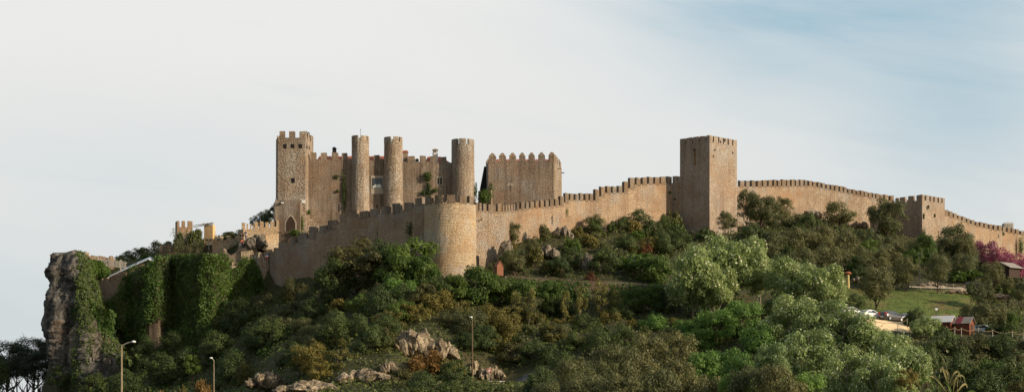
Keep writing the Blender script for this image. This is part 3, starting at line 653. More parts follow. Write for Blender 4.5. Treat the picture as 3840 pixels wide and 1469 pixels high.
# red tiled roofs behind the battlements
def tiles(name, parent, x0, x1, y0, z0_, y1, z1_, mat='tile', hip0=0, hip1=0):
    mb = MB(); n = max(2, int((x1-x0)/.45)); vs = []; fs = []
    for i in range(n*2+1):
        t = i/(n*2); h = .08 if i % 2 else 0
        xa = x0+(x1-x0)*t; xb = x0+hip0+(x1-hip1-x0-hip0)*t
        vs += [(xa, y0, z0_+h), (xb, y1, z1_+h), (xb, y1, z1_-.25), (xa, y0, z0_-.25)]
    for i in range(n*2):
        a = i*4; b_ = a+4; fs += [(a, b_, b_+1, a+1), (a+1, b_+1, b_+2, a+2), (a+2, b_+2, b_+3, a+3), (a+3, b_+3, b_, a)]
    fs += [(0, 1, 2, 3), (n*8+3, n*8+2, n*8+1, n*8)]
    mb.add(vs, fs); return mb.build(name, mat, parent)
tiles('roof', K, xof(1188, 307), xof(1438, 307), 307.2, zof(600, 307.2), 311, zof(586, 311))
tiles('roof', K, xof(1590, 307), xof(1692, 307), 307.2, zof(612, 307.2), 311, zof(588, 311), hip0=.5, hip1=2.2)
# chimneys and odds on the keep
ch = MB(); c = P(1520, 610, 306.6); ch.box((c.x-.45, 306.3, c.z-1), (c.x+.45, 307.5, c.z+1.95)); chm = ch.build('brown_chimney', 'keepwall', K)
mb = MB(); mb.box((c.x-.55, 306.2, c.z+1.95), (c.x+.55, 307.6, c.z+2.15)); mb.box((c.x-.4, 306.3, c.z+2.15), (c.x+.4, 307.5, c.z+2.3)); mb.build('chimney_cap', 'tile', chm)
c = P(1632, 612, 308)
mb = MB(); mb.prism([(c.x-.5, 307.5), (c.x+.5, 307.5), (c.x+.5, 308.5), (c.x-.5, 308.5)], c.z-.6, c.z+1.95); wc = mb.build('white_chimney', 'white', K)
mb = MB()
for dx in (-.38, -.1, .18, .42):
    mb.tube([(c.x+dx, 307.6, c.z+1.95), (c.x+dx, 307.6, c.z+2.5)], .06, 6); mb.tube([(c.x+dx, 308.4, c.z+1.95), (c.x+dx, 308.4, c.z+2.5)], .06, 6)
mb.box((c.x-.3, 307.8, c.z+1.95), (c.x+.3, 308.2, c.z+2.45)); mb.build('chimney_louvre', 'greywood', wc)
mb = MB(); mb.prism([(c.x-.6, 307.4), (c.x+.6, 307.4), (c.x+.6, 308.6), (c.x-.6, 308.6)], c.z+2.5, c.z+2.85, top=[(c.x-.08, 307.9), (c.x+.08, 307.9), (c.x+.08, 308.1), (c.x-.08, 308.1)]); mb.build('chimney_cap', 'dress', wc)
c = P(1254, 573, 307)
mb = MB(); mb.prism([(c.x-.38, 306.65), (c.x+.38, 306.65), (c.x+.38, 307.4), (c.x-.38, 307.4)], c.z-1.3, c.z+.25); wc = mb.build('dark_chimney', 'darkstone', K)
mb = MB()
for dz in (.3, .5, .7): mb.box((c.x-.36, 306.66, c.z+dz-.05), (c.x+.36, 307.36, c.z+dz+.06))
mb.tube([(c.x-.25, 307, c.z+.2), (c.x-.25, 307, c.z+.8)], .06, 6); mb.tube([(c.x+.25, 307, c.z+.2), (c.x+.25, 307, c.z+.8)], .06, 6); mb.build('chimney_louvre', 'steel', wc)
mb = MB(); mb.prism([(c.x-.45, 306.55), (c.x+.45, 306.55), (c.x+.45, 307.5), (c.x-.45, 307.5)], c.z+.8, c.z+1.15, top=[(c.x-.05, 306.95), (c.x+.05, 306.95), (c.x+.05, 307.05), (c.x-.05, 307.05)]); mb.build('chimney_cap', 'steel', wc)
ac = empty('air_conditioner', P(1564, 607, 307), 'white air conditioning unit standing behind the battlements of the keep', 'air conditioner')
c = P(1563, 607, 306.9); mb = MB(); mb.box((c.x-.42, 306.7, c.z-.1), (c.x+.42, 307.1, c.z+.72)); mb.build('housing', 'white', ac, bevel=.03)
mb = MB(); n = 16; mb.add([(c.x+.08+.27*math.cos(2*math.pi*k/n), 306.68, c.z+.32+.27*math.sin(2*math.pi*k/n)) for k in range(n)]+[(c.x+.08+.27*math.cos(2*math.pi*k/n), 306.695, c.z+.32+.27*math.sin(2*math.pi*k/n)) for k in range(n)], [tuple(range(n)), tuple(range(2*n-1, n-1, -1))]+[(i, i+n, (i+1) % n+n, (i+1) % n) for i in range(n)]); mb.build('fan_grille', 'steel', ac)
mb = MB(); c = P(1352, 531, 305.9); mb.tube([(c.x, c.y, c.z-.6), (c.x, c.y, c.z+2.25)], [.05, .03], 6); mb.ico((c.x, c.y, c.z+2.3), .09)
ms = tag(mb.build('mast', 'steel'), 'thin lightning mast on top of the leftmost slim round tower', 'mast')

# ---- donjon with pointed merlons
D = empty('donjon', P(1955, 790, 310), 'broad keep tower with seven pointed merlons behind the long wall', 'tower')
pts = [(1822, 318), (1831.5, 311.2), (2078.5, 309.8), (2106, 321), (1850, 325)]
o, z0, z1, pl = poly_tower(D, 'masonry', pts, 602, 800, 'donjon', ref=310, batter=.004)
zm = zof(569.5, 310); W_ = 2078.5-1831.5
blocks_on(o, pl[1], pl[2], [((a-1831.5)/W_, (b_-1831.5)/W_) for a, b_ in ((1832.5, 1859), (1871, 1896), (1909.5, 1934), (1946.6, 1969), (1981.6, 2004.5), (2018, 2042.5), (2057, 2078.3))], z1, zm, .9, 'donjon', shape='pt')
blocks_on(o, pl[2], pl[3], [(.01, .15), (.26, .40), (.5, .64), (.78, .93)], z1, zm, .7, 'rubble', shape='pt')
blocks_on(o, pl[3], pl[4], [(a, a+.1) for a in (.05, .22, .39, .56, .73, .88)], z1, zm-.8, .9, 'keepwall', shape='pt')
blocks_on(o, pl[0], pl[1], [(.05, .4)], z1, zm-.35, .7, 'keepwall', shape='pt')
mb = MB(); mb.prism([pl[2]+V2((.035, -.02)), pl[3]+V2((.035, .0)), pl[3]+V2((-.3, 0)), pl[2]+V2((-.3, 0))], zof(800, 310), z1-.01); mb.build('side_facing', 'rubble', D)
LD = Line([(1831.5, 311.2), (2078.5, 309.8)])
opening(o, LD, 1912, 1914.5, 692, 717, 'arrow_slit'); 
mb = MB(); face_box(mb, 1902, 1924, LD, zof(719, 311), zof(688, 311), .012, .2); mb.build('stone_patch', 'dress', o)
tiles('roof', D, xof(1845, 313), xof(2070, 313), 313.5, zof(607, 313.5), 317, zof(598, 317))
for (px_, py_) in ((2092, 632), (2104, 648)):
    mb = MB(); q = P(px_, py_, 315 if px_ < 2100 else 320); mb.tube([q+V2((-.3, 0, 0)), q+V2((.65, -.3, -.02))], .09, 6); mb.build('beam_end', 'door', D)
# dark lean-to left of the donjon
H = empty('lean_to', P(1815, 750, 316), 'dark steep lean-to wing against the left side of the donjon', 'building')
mb = MB(); a = P(1800, 712, 318); b_ = P(1816, 628, 318); c = P(1836, 628, 318); d = P(1836, 800, 318); e = P(1800, 800, 318)
pr = [(e.x, e.z), (d.x, d.z), (c.x, c.z), (b_.x, b_.z), (a.x, a.z)]; n = 5
mb.add([(x, 316.5, z) for x, z in pr]+[(x, 321, z) for x, z in pr], [tuple(range(n)), tuple(range(2*n-1, n-1, -1))]+[(i, i+n, (i+1) % n+n, (i+1) % n) for i in range(n)])
M['slate'] = plain('dark_slate', (.028, .027, .028), .8, var=.3, sc=5); mb.build('slate_roof', 'slate', H)
wall('garden_wall', 'low rubble stub half buried in ivy between the keep and the donjon', 'castle wall', [(1793, 311.5), (1842, 310.5)], [(1793, 716), (1842, 713)], [], 'rubble', thick=2.5, base=810)

# ---- gatehouse
G_ = empty('gatehouse', P(1080, 880, 301), 'small square gatehouse with a pointed dark door below the square tower', 'gatehouse')
pts = [(1026, 303), (1030, 301), (1126, 301), (1142, 305.5), (1035, 306)]
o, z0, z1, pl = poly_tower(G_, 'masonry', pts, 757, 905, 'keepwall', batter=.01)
blocks_on(o, pl[1], pl[2], [(.02, .22), (.28, .5), (.56, .76), (.82, .99)], z1, zof(747, 301), .5, 'keepwall')
LG = Line([(1030, 301), (1126, 301)])
opening(o, LG, 1069, 1112, 803, 866, 'door_surround', 'dress', arch=2, out_=.05)
opening(o, LG, 1073, 1108, 809, 866, 'door', 'door', arch=2, out_=.09)
fl = empty('floodlight', P(1137, 760, 303), 'white floodlight fixed to the sunny side of the gatehouse', 'floodlight')
c = P(1138, 756, 303.2); mb = MB(); mb.box((c.x-.3, 302.9, c.z-.3), (c.x+.3, 303.3, c.z+.3)); mb.build('lamp_head', 'white', fl); mb = MB(); mb.tube([(c.x-.5, 303.6, c.z-.7), (c.x-.2, 303.2, c.z-.2)], .06, 6); mb.build('bracket', 'steel', fl)
fl = empty('floodlight', P(1059, 760, 300.8), 'tiny floodlight on the shaded front of the gatehouse', 'floodlight')
c = P(1059, 760, 300.6); mb = MB(); mb.box((c.x-.25, 300.5, c.z-.12), (c.x+.25, 300.8, c.z+.12)); mb.build('lamp_head', 'lampglass', fl); mb = MB(); mb.box((c.x-.3, 300.48, c.z+.12), (c.x+.3, 300.95, c.z+.2)); mb.build('hood', 'steel', fl)
wall('stair_wall', 'sunlit stepped wall coming down from the gatehouse to the dark curtain wall', 'castle wall', [(1140, 303.8), (1212, 304.6)],
     [(1140, 796), (1161, 804), (1161, 816), (1182, 824), (1182, 834), (1212, 846)], [], 'rubble', thick=1.2, base=905)
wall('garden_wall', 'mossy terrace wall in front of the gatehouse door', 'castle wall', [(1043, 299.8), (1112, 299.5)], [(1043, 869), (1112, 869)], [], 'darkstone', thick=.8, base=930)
# ---- battlements and ruins left of the gatehouse
wall('curtain_wall', 'short sunlit orange battlemented wall just left of the gatehouse', 'castle wall', [(903, 299.0), (1046, 300.5)],
     [(903, 862), (920, 860), (960, 857), (985, 853), (1046, 848)],
     [(907, 920, 833), (925, 931, 836), (937, 943, 839), (948, 952, 841), (955, 968, 832), (974, 988, 830), (995, 1008, 831), (1014, 1029, 828), (1036, 1045, 824)], 'bastion', thick=1.1, base=905)
wall('garden_wall', 'short stub of wall standing at the head of the visitors steps', 'castle wall', [(894, 299.6), (913, 298.6)], [(894, 861), (913, 859)], [], 'bastion', thick=1.0, base=930)
wall('garden_wall', 'sunlit retaining wall between the big grey boulder and the dark curtain wall', 'castle wall', [(996, 298.0), (1046, 299.6)], [(996, 884), (1020, 878), (1046, 874)], [], 'bastion', thick=.8, base=960)
rw = wall('ruined_wall', 'crumbling rubble wall with a small arch above the bright ivy', 'castle wall', [(838, 297.6), (905, 297.0), (975, 297.6)], [(838, 934), (850, 950), (866, 958), (880, 948), (893, 931), (905, 926), (920, 936), (938, 935), (975, 948)], [], 'rubble', thick=1.0, base=1010, rough=.15)
opening(rw, Line([(905, 297.0), (975, 297.6)]), 906, 921, 950, 970, 'arch', 'opening', arch=1)
rock('boulder', 'big rounded grey boulder beside the visitors steps', 'boulder', 968, 903, 297.9, 62, 76, 2.4, 'grey', 5, amp=.35, sink=0, freq=1.4)
rock('boulder', 'small grey boulder leaning at the foot of the big rounded one', 'boulder', 946, 930, 297.6, 44, 34, 1.2, 'grey', 8, amp=.3, sink=0, freq=1.4)
st = empty('stone_steps', P(915, 935, 298), 'stone steps climbed by visitors left of the big boulder', 'steps')
mb = MB(); n = 11
for k in range(n):
    x0 = xof(899+k*3.2, 298); z = zof(936-k*3.6, 298); mb.box((x0, 297.2, z-3.5), (x0+.185, 298.9, z))
mb.build('treads', 'darkstone', st)
mb = MB(); mb.prism([(xof(905, 297), 296.7), (xof(950, 297), 296.7), (xof(950, 297), 297.15), (xof(905, 297), 297.15)], zof(975, 297), [zof(938, 297), zof(902, 297), zof(902, 297), zof(938, 297)]); mb.build('side_wall', 'bastion', st)
# small battlemented turret, ochre pillar, low hut
T = empty('small_turret', P(690, 900, 307), 'small battlemented turret at far left behind bare grey trees', 'tower')
pts = [(657, 308), (664, 306), (722, 306.6), (716, 311)]
o, z0, z1, pl = poly_tower(T, 'masonry', pts, 850, 965, 'curtain', batter=.01)
zm = zof(828, 306)
blocks_on(o, pl[0], pl[1], [(.1, .9)], z1, zm, .5, 'curtain'); blocks_on(o, pl[1], pl[2], [(.005, .14), (.28, .52), (.66, 1)], z1, zm, .5, 'curtain'); blocks_on(o, pl[2], pl[3], [(.3, .7)], z1, zm, .5, 'curtain')
yp = empty('pergola', P(770, 915, 306), 'bright ochre plastered pillar carrying thin pergola poles', 'pergola')
mb = MB(); mb.prism([(xof(764, 306), 306.3), (xof(799, 306), 305.7), (xof(799, 306)+.3, 306.7), (xof(764, 306)+.3, 307.3)], zof(960, 306), zof(843, 306)); mb.build('pillar', 'plaster', yp)
mb = MB()
for (x0, y0, x1, y1) in ((722, 846, 800, 834), (724, 852, 796, 839), (745, 843, 802, 838)): mb.tube([P(x0, y0, 307), P(x1, y1, 305.6)], .07, 6)
for xx in (764, 780, 796): mb.tube([P(xx, 843, 306.2), P(xx-2, 834, 305.4)], .05, 5)
mb.build('poles', 'greywood', yp)
wall('curtain_wall', 'low battlemented wall between the ochre pillar and the round olive bush', 'castle wall', [(796, 302), (902, 303)], [(796, 905), (902, 893)], [(803, 815, 882), (824, 838, 883), (850, 864, 882), (881, 896, 884)], 'bastion', thick=1, base=955)
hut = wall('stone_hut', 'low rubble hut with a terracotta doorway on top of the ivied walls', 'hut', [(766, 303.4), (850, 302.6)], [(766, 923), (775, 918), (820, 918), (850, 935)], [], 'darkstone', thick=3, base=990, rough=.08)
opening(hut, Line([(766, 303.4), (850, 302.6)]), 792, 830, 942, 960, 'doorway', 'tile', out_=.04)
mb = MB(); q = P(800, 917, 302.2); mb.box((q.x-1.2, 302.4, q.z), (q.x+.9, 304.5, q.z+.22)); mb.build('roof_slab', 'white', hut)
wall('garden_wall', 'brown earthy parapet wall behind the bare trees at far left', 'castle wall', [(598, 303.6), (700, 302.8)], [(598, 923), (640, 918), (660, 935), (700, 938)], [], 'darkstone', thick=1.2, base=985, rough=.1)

# ---- left low battlement, ivied walls
wall('curtain_wall', 'low dark battlemented wall beside the cliff at far left', 'castle wall', [(333, 302.5), (520, 297.5)],
     [(333, 1064), (392, 1062), (410, 1056), (450, 1040), (520, 1030)],
     [(334, 352, 1044), (361, 379, 1041), (389, 402, 1040), (413, 426, 1033), (433, 448, 1026), (456, 470, 1020)], 'curtain', thick=1.2, base=1215)
IV = {}
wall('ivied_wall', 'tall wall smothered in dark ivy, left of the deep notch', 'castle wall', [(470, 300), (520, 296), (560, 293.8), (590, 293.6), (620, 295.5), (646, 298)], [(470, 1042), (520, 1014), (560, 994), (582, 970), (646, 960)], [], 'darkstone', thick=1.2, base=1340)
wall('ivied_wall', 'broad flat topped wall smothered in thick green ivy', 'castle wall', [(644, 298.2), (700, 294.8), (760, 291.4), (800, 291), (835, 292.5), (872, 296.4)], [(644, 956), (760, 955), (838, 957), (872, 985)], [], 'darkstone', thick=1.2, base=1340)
wall('ivied_wall', 'low broken battlement with ivy spilling over it, left of the dark curtain wall', 'castle wall', [(868, 294.6), (985, 296.3)], [(868, 996), (985, 1000)], [(870, 880, 980), (894, 920, 977), (935, 950, 985)], 'rubble', thick=1.2, base=1260)
# ---- metal roof, fence, ruin stumps
sh = empty('metal_roofed_shed', P(490, 1010, 304), 'long shed under a sloping grey sheet metal roof at far left', 'shed')
A = [P(404, 1038, 302.2), P(556, 970, 302.2), P(563, 961, 307), P(411, 1030, 307)]; mb = MB(); dn = Vector((0, 0, -.12))
mb.add([*A, *[a+dn for a in A]], [(0, 1, 2, 3), (7, 6, 5, 4), (0, 4, 5, 1), (1, 5, 6, 2), (2, 6, 7, 3), (3, 7, 4, 0)])
A = [P(556, 970, 302.2)+Vector((.02, 0, 0)), P(576, 982, 302.2), P(583, 974, 307), P(563, 961, 307)+Vector((.02, 0, 0))]
mb.add([*A, *[a+dn for a in A]], [(0, 1, 2, 3), (7, 6, 5, 4), (0, 4, 5, 1), (1, 5, 6, 2), (2, 6, 7, 3), (3, 7, 4, 0)])
mb.build('roof', 'metal', sh)
mb = MB(); a, b_, c, d = P(425, 1033, 302.8), P(556, 975, 302.8), P(574, 984, 302.8), P(574, 1050, 302.8); e = P(425, 1060, 302.8); pr = [(e.x, e.z), (d.x, d.z), (c.x, c.z), (b_.x, b_.z-.15), (a.x, a.z-.15)]; n = 5
mb.add([(x, 302.8, z) for x, z in pr]+[(x, 306.5, z) for x, z in pr], [tuple(range(n)), tuple(range(2*n-1, n-1, -1))]+[(i, i+n, (i+1) % n+n, (i+1) % n) for i in range(n)]); mb.build('wall', 'darkstone', sh)
fe = empty('picket_fence', P(420, 1005, 303.5), 'grey wooden picket fence in front of the ruined parapet at far left', 'fence')
def fy(px): return 303.6
def ft(px): return 966+(px-366)*.115
mb = MB()
for px_ in np.arange(370, 476, 5.6):
    t = ft(px_)+2; a = P(px_, t+26, 303.6); mb.box((a.x-.075, 303.56, a.z), (a.x+.075, 303.61, zof(t, 303.6)+.0)) if not any(abs(px_-q) < 3.4 for q in (366.8, 405.7, 453)) else None
mb.build('pickets', 'greywood', fe)
for px_ in (366.8, 405.7, 453):
    mb = MB(); a = P(px_, ft(px_)+38, 303.6); mb.box((a.x-.12, 303.62, a.z), (a.x+.12, 303.82, zof(ft(px_)-3, 303.6))); mb.build('post', 'greywood', fe)
for dy in (7, 22):
    mb = MB(); a, b_ = P(366, ft(366)+dy, 303.75), P(476, ft(476)+dy, 303.75); mb.prism([(a.x, 303.63), (b_.x, 303.63), (b_.x, 303.69), (a.x, 303.69)], 0, 1); 
    mb.v = [(a.x, 303.615, a.z-.08), (b_.x, 303.615, b_.z-.08), (b_.x, 303.68, b_.z-.08), (a.x, 303.68, a.z-.08), (a.x, 303.615, a.z+.08), (b_.x, 303.615, b_.z+.08), (b_.x, 303.68, b_.z+.08), (a.x, 303.68, a.z+.08)]; mb.build('rail', 'greywood', fe)
wall('ruined_wall', 'low pale ruined parapet behind the picket fence', 'castle wall', [(268, 305), (430, 306)], [(268, 956), (300, 958), (335, 959), (345, 957), (395, 961), (430, 975)], [], 'rubble', thick=.9, base=1010, rough=.1)
rock('wall_stump', 'squat dark masonry stump on the cliff top, left of the fence', 'ruin', 325, 951, 304.5, 28, 22, .9, 'curtain', 21, nch=4, sink=0)
rock('wall_stump', 'taller sunlit rubble stump rising behind the picket fence', 'ruin', 413, 966, 305.2, 32, 42, .9, 'rubble', 22, nch=4, sink=0)

# ---- cliff
lc = [(948, 202), (956, 196), (966, 200), (985, 196), (1000, 188), (1018, 179), (1040, 180), (1054, 192), (1066, 201), (1085, 199), (1110, 195), (1130, 187), (1150, 178), (1170, 170), (1190, 168), (1215, 163), (1235, 165), (1250, 172), (1290, 180), (1330, 193), (1380, 207), (1420, 218), (1469, 232), (1500, 240)]
rc = [(948, 285), (1000, 316), (1060, 330), (1150, 345), (1300, 425), (1500, 470)]
rows = np.arange(950, 1530, 2.6); nu = 90; Vc = []
for py_ in rows:
    l = np.interp(py_, [a for a, _ in lc], [b for _, b in lc]); r = np.interp(py_, [a for a, _ in rc], [b for _, b in rc])
    yc = 302.0-(py_-950)*.012; dp = 6+(py_-950)*.008; c_ = (l+r)/2; w = (r-l)/2*(1-.16*max(0, 1-(py_-950)/14)**2)
    t = np.linspace(0, 2*np.pi, nu, endpoint=False); cx_ = -np.cos(t); sy = -np.sin(t)
    sx = np.sign(cx_)*np.abs(cx_)**.7; sy = np.sign(sy)*np.abs(sy)**.8
    kk = (c_+sx*w-CX)/F; xm = (c_-CX)/F*yc; Yt = (yc+sy*dp*.8+.28*xm)/(1+.28*kk); X_ = kk*Yt; Vc.append(np.stack([X_, Yt, np.full(nu, zof(py_, 301.0))], 1))
Vc = np.array(Vc); nr = len(rows); flat = Vc.reshape(-1, 3)
t = np.tile(np.linspace(0, 2*np.pi, nu, endpoint=False), nr); D_ = np.stack([-np.cos(t), -np.sin(t), 0*t], 1)
fins = np.sin(flat[:, 0]*1.05+flat[:, 2]*.12+2*fbm(flat*.12, 2, 61))
n_ = fbm(flat*np.array([.35, .35, .14]), 5, 31, True)*.9+fbm(flat*np.array([1.3, 1.3, .6]), 4, 35, True)*.45+np.where(np.sin(t) > 0, fins*.7*np.clip((26-flat[:, 2])/12, 0, 1), 0)
k = np.where(np.cos(t) > .75, .35, 1.0)
flat = flat+D_*(n_*k*1.6)[:, None]; flat[:, 2] += 1.3*fbm(flat*np.array([.45, .2, 0]), 3, 63)*np.clip((flat[:, 2]-24)/3, 0, 1); CLV = flat.copy(); CLN = D_.copy()
idx = np.arange(nr*nu).reshape(nr, nu); nxt = np.roll(idx, -1, 1)
Fq = np.stack([idx[:-1], idx[1:], nxt[1:], nxt[:-1]], -1).reshape(-1, 4)
cl = npmesh('cliff', flat, Fq, 'rock')
bm_top = MB()
cliff = tag(link('cliff', cl), 'grey overhanging limestone cliff at the left end of the castle hill', None, None, 'structure')
tp = Vc[0]; c_ = flat[:nu].mean(0); vs = [tuple(v) for v in flat[:nu]]+[(c_[0], c_[1], c_[2]+.5)]
bm_top.add(vs, [((i+1) % nu, i, nu) for i in range(nu)]); me2 = bm_top.mesh('cliff_cap', 'rock'); link('cliff_top', me2, cliff)
# ---- terrace wall under the road
tw = [(1893, 261.0), (2300, 260.6), (2560, 260.2), (2760, 262)]
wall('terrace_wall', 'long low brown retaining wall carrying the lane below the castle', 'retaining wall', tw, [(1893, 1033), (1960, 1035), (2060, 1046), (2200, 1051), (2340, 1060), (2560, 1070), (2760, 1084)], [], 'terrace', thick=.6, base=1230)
M['asphalt'] = plain('lane_gravel', (.15, .12, .08), .95, var=.2, sc=1.5)
mb = MB(); vs = []; prs = np.linspace(1895, 2760, 60)
for p_ in prs:
    for y_ in (262.3, 265.4): x = xof(p_, y_); vs.append((x, y_, gz(x, y_)+.12))
mb.add(vs, [(2*i, 2*i+2, 2*i+3, 2*i+1) for i in range(len(prs)-1)]); o = mb.build('lane', 'asphalt'); tag(o, 'narrow gravel lane on top of the terrace wall', None, None, 'structure')
# ================================================================= vegetation
def crown_mesh(name, n, leaf, mat, seed, nclump=26, shape='round', spread=.38, open_=0.0, aspect=.6):
    "crown of unit half-width, base at z=0, unit height 1.6 (round); leaf size in the same units"
    rg = np.random.default_rng(seed); cl = []
    while len(cl) < nclump:
        d = rg.normal(0, 1, 3); d /= np.linalg.norm(d)
        if shape == 'dome': d[2] = abs(d[2])*1.0-.15
        r = rg.uniform(.45, .82); rad = rg.uniform(.12, .36)*(1.1 if shape != 'pine' else .9)
        c = d*r*np.array([1, 1, .8]); 
        if shape == 'pine': c[2] = c[2]*.75+.2
        if shape == 'tall': c[0] *= .72; c[1] *= .72; rad *= .85
        if rg.random() < open_: continue
        cl.append((c, rad))
    w = np.array([r**2 for _, r in cl]); w /= w.sum(); pick = rg.choice(len(cl), n, p=w)
    Cc = np.array([c for c, _ in cl])[pick]; R = np.array([r for _, r in cl])[pick]
    d = rg.normal(0, 1, (n, 3)); d /= np.linalg.norm(d, axis=1)[:, None]
    low = d[:, 2] < -.35; d[low, 2] *= -1
    rr = R*(1-.5*rg.random(n)**2.2)*(1+.3*fbm(Cc*3+d*2.2, 2, seed))*rg.uniform(.93, 1.12, n)*np.where(rg.random(n) < .06, 1.3, 1)
    p = Cc+d*rr[:, None]*np.array([1, 1, .85])
    out = p/ (np.linalg.norm(p, axis=1)[:, None]+1e-6)
    nn = d*.85+out*.25
    p[:, 2] += .8
    if shape == 'dome': p[:, 2] -= .55; p[:, 2] = np.maximum(p[:, 2], rg.uniform(0, .25, n))
    return leaves(name, p, nn, leaf, mat, rg, spread, aspect)
def trunk_mesh(name, mat, seed, h=.9, r=.05, nb=7, lean=.12, spread=.55, multi=1):
    rg = random.Random(seed); mb = MB()
    for q in range(multi):
        p = Vector((rg.uniform(-.05, .05)*multi, rg.uniform(-.05, .05)*multi, -.25)); pts = [p]; d = Vector((rg.uniform(-lean, lean)*multi, rg.uniform(-lean, lean)*multi, 1))
        for i in range(6): p = p+Vector((d.x+rg.uniform(-.1, .1), d.y+rg.uniform(-.1, .1), 1)).normalized()*(h+.25)/6; pts.append(p)
        mb.tube(pts, [r*(1.25-.9*i/6) for i in range(7)], 8)
        for k in range(nb):
            i = rg.randint(2, 5); a = rg.uniform(0, 6.28); s = pts[i]; e = s+Vector((math.cos(a)*spread*rg.uniform(.6, 1.1), math.sin(a)*spread*rg.uniform(.6, 1.1), rg.uniform(.25, .6)))
            m_ = (s+e)/2+Vector((0, 0, -.05)); rr = r*(.75-.09*i); mb.tube([s, m_, e], [rr, rr*.65, rr*.25], 5)
            a += rg.uniform(-.8, .8); e2 = m_+Vector((math.cos(a)*spread*.5, math.sin(a)*spread*.5, rg.uniform(.2, .4))); mb.tube([m_, e2], [rr*.5, rr*.15], 4)
    return mb.mesh(name, mat)
SP = {}   # kind -> list of (crown, trunk, crown lift, real height of unit)
def species(kind, mat, n, leaf, var=2, shape='round', bark='bark', th=.9, tr=.05, nb=7, lift=.45, nclump=26, open_=0, spread=.38, multi=1, aspect=.6, tspread=.55):
    SP[kind] = [(crown_mesh('crown', n, leaf, mat, 100+v*13+sum(map(ord, kind)), nclump, shape, spread, open_, aspect),
                 trunk_mesh('trunk', bark, v*7+sum(map(ord, kind)), th, tr, nb, spread=tspread, multi=multi), lift) for v in range(var)]
species('poplar', 'poplar', 15000, .062, 3, th=1.1, tr=.04, nclump=46, bark='palebark', lift=.35)
species('lime', 'lime', 8000, .075, 2, nclump=36, lift=.3)
species('olive', 'olive', 7500, .062, 3, th=.7, tr=.055, nclump=34, lift=.22)
species('dark', 'dark', 7500, .065, 2, th=.7, nclump=34, lift=.15)
species('laurel', 'laurel', 7000, .065, 2, th=.7, nclump=30, lift=.15)
species('bright', 'bright', 5500, .085, 2, th=.7, nclump=30, lift=.15)
species('gold', 'gold', 5500, .07, 2, th=.7, nclump=30, lift=.15)
species('thin', 'yellow', 1300, .10, 2, shape='tall', bark='palebark', th=1.0, tr=.02, nb=8, nclump=18, lift=.3, multi=2, tspread=.4)
species('bare', 'olive', 800, .07, 2, th=.8, tr=.03, bark='palebark', nclump=14, nb=9, multi=3, lift=.2, tspread=.75)
species('pink', 'pink', 4200, .07, 2, th=.6, tr=.03, nclump=26, multi=3, lift=.1)
species('pine', 'pine', 11000, .055, 2, shape='pine', th=1.15, tr=.045, nb=12, nclump=34, lift=.75, aspect=.35, tspread=.7)
for kd, mt, n, lf in (('sdark', 'dark', 1500, .14), ('sgreen', 'bright', 1300, .16), ('sgold', 'gold', 1400, .14), ('srust', 'rust', 900, .15), ('sorange', 'orange', 3500, .08), ('solive', 'olive', 1400, .14), ('sscrub', 'scrub', 1300, .15), ('siv', 'ivy', 1500, .15)):
    SP[kd] = [(crown_mesh('foliage', n, lf, mt, 300+v+n+sum(map(ord, kd)), 14, 'dome', .8), trunk_mesh('stem', 'bark', 9+v, .5, .05, 5, spread=.5), 0) for v in range(3)]
NAME = {'poplar': ('poplar_tree', 'silvery poplar', 'tree'), 'lime': ('leafy_tree', 'leafy green tree', 'tree'), 'olive': ('olive_tree', 'grey olive tree', 'tree'),
        'dark': ('evergreen_tree', 'dark evergreen', 'tree'), 'laurel': ('laurel_tree', 'brownish evergreen', 'tree'), 'bright': ('fig_tree', 'bright green bush', 'bush'),
        'gold': ('mastic_tree', 'golden brown tree', 'tree'), 'thin': ('sapling', 'thin yellowish sapling', 'sapling'), 'bare': ('bare_tree', 'bare grey tree', 'tree'),
        'pink': ('judas_tree', 'pink blossoming tree', 'tree'), 'pine': ('pine_tree', 'black green pine', 'tree'),
        'sdark': ('shrub', 'dark green shrub', 'shrub'), 'sgreen': ('shrub', 'bright green shrub', 'shrub'), 'sgold': ('shrub', 'golden brown shrub', 'shrub'), 'srust': ('shrub', 'rust red shrub', 'shrub'),
        'sorange': ('shrub', 'orange brown shrub', 'shrub'), 'solive': ('shrub', 'grey olive shrub', 'shrub'), 'sscrub': ('shrub', 'mixed green scrub bush', 'shrub'), 'siv': ('shrub', 'ivy green shrub', 'shrub')}
def zone(px, py):
    if px < 240: return 'in the wood at the foot of the cliff'
    if px < 1000 and py < 975: return 'among the ruins left of the gatehouse'
    if px < 1000 and py > 1180: return 'at the foot of the ivied walls'
    if px < 1000: return 'growing on the ivied walls'
    if px < 1500 and py > 1290: return 'on the rock outcrop at the bottom'
    if px < 1500: return 'below the dark curtain wall'
    if px < 1900 and py < 1130: return 'at the foot of the round bastion'
    if px < 1900 and py < 1300: return 'on the bank under the round bastion'
    if px < 1900: return 'beside the road at the bottom'
    if px < 2560 and py < 1045: return 'on the slope between long wall and lane'
    if px < 2560 and py < 1270: return 'against the terrace wall'
    if px < 2560: return 'in the lower centre'
    if py < 960 and px > 3330: return 'before the right end of the wall'
    if py < 960: return 'under the wall right of the tall tower'
    if py < 1080 and px > 3240: return 'above the footpath at right'
    if px < 3240: return 'in the grove left of the cars'
    if py < 1200: return 'on the slope around the grass meadow'
    return 'below the cars and sheds'
PL = []
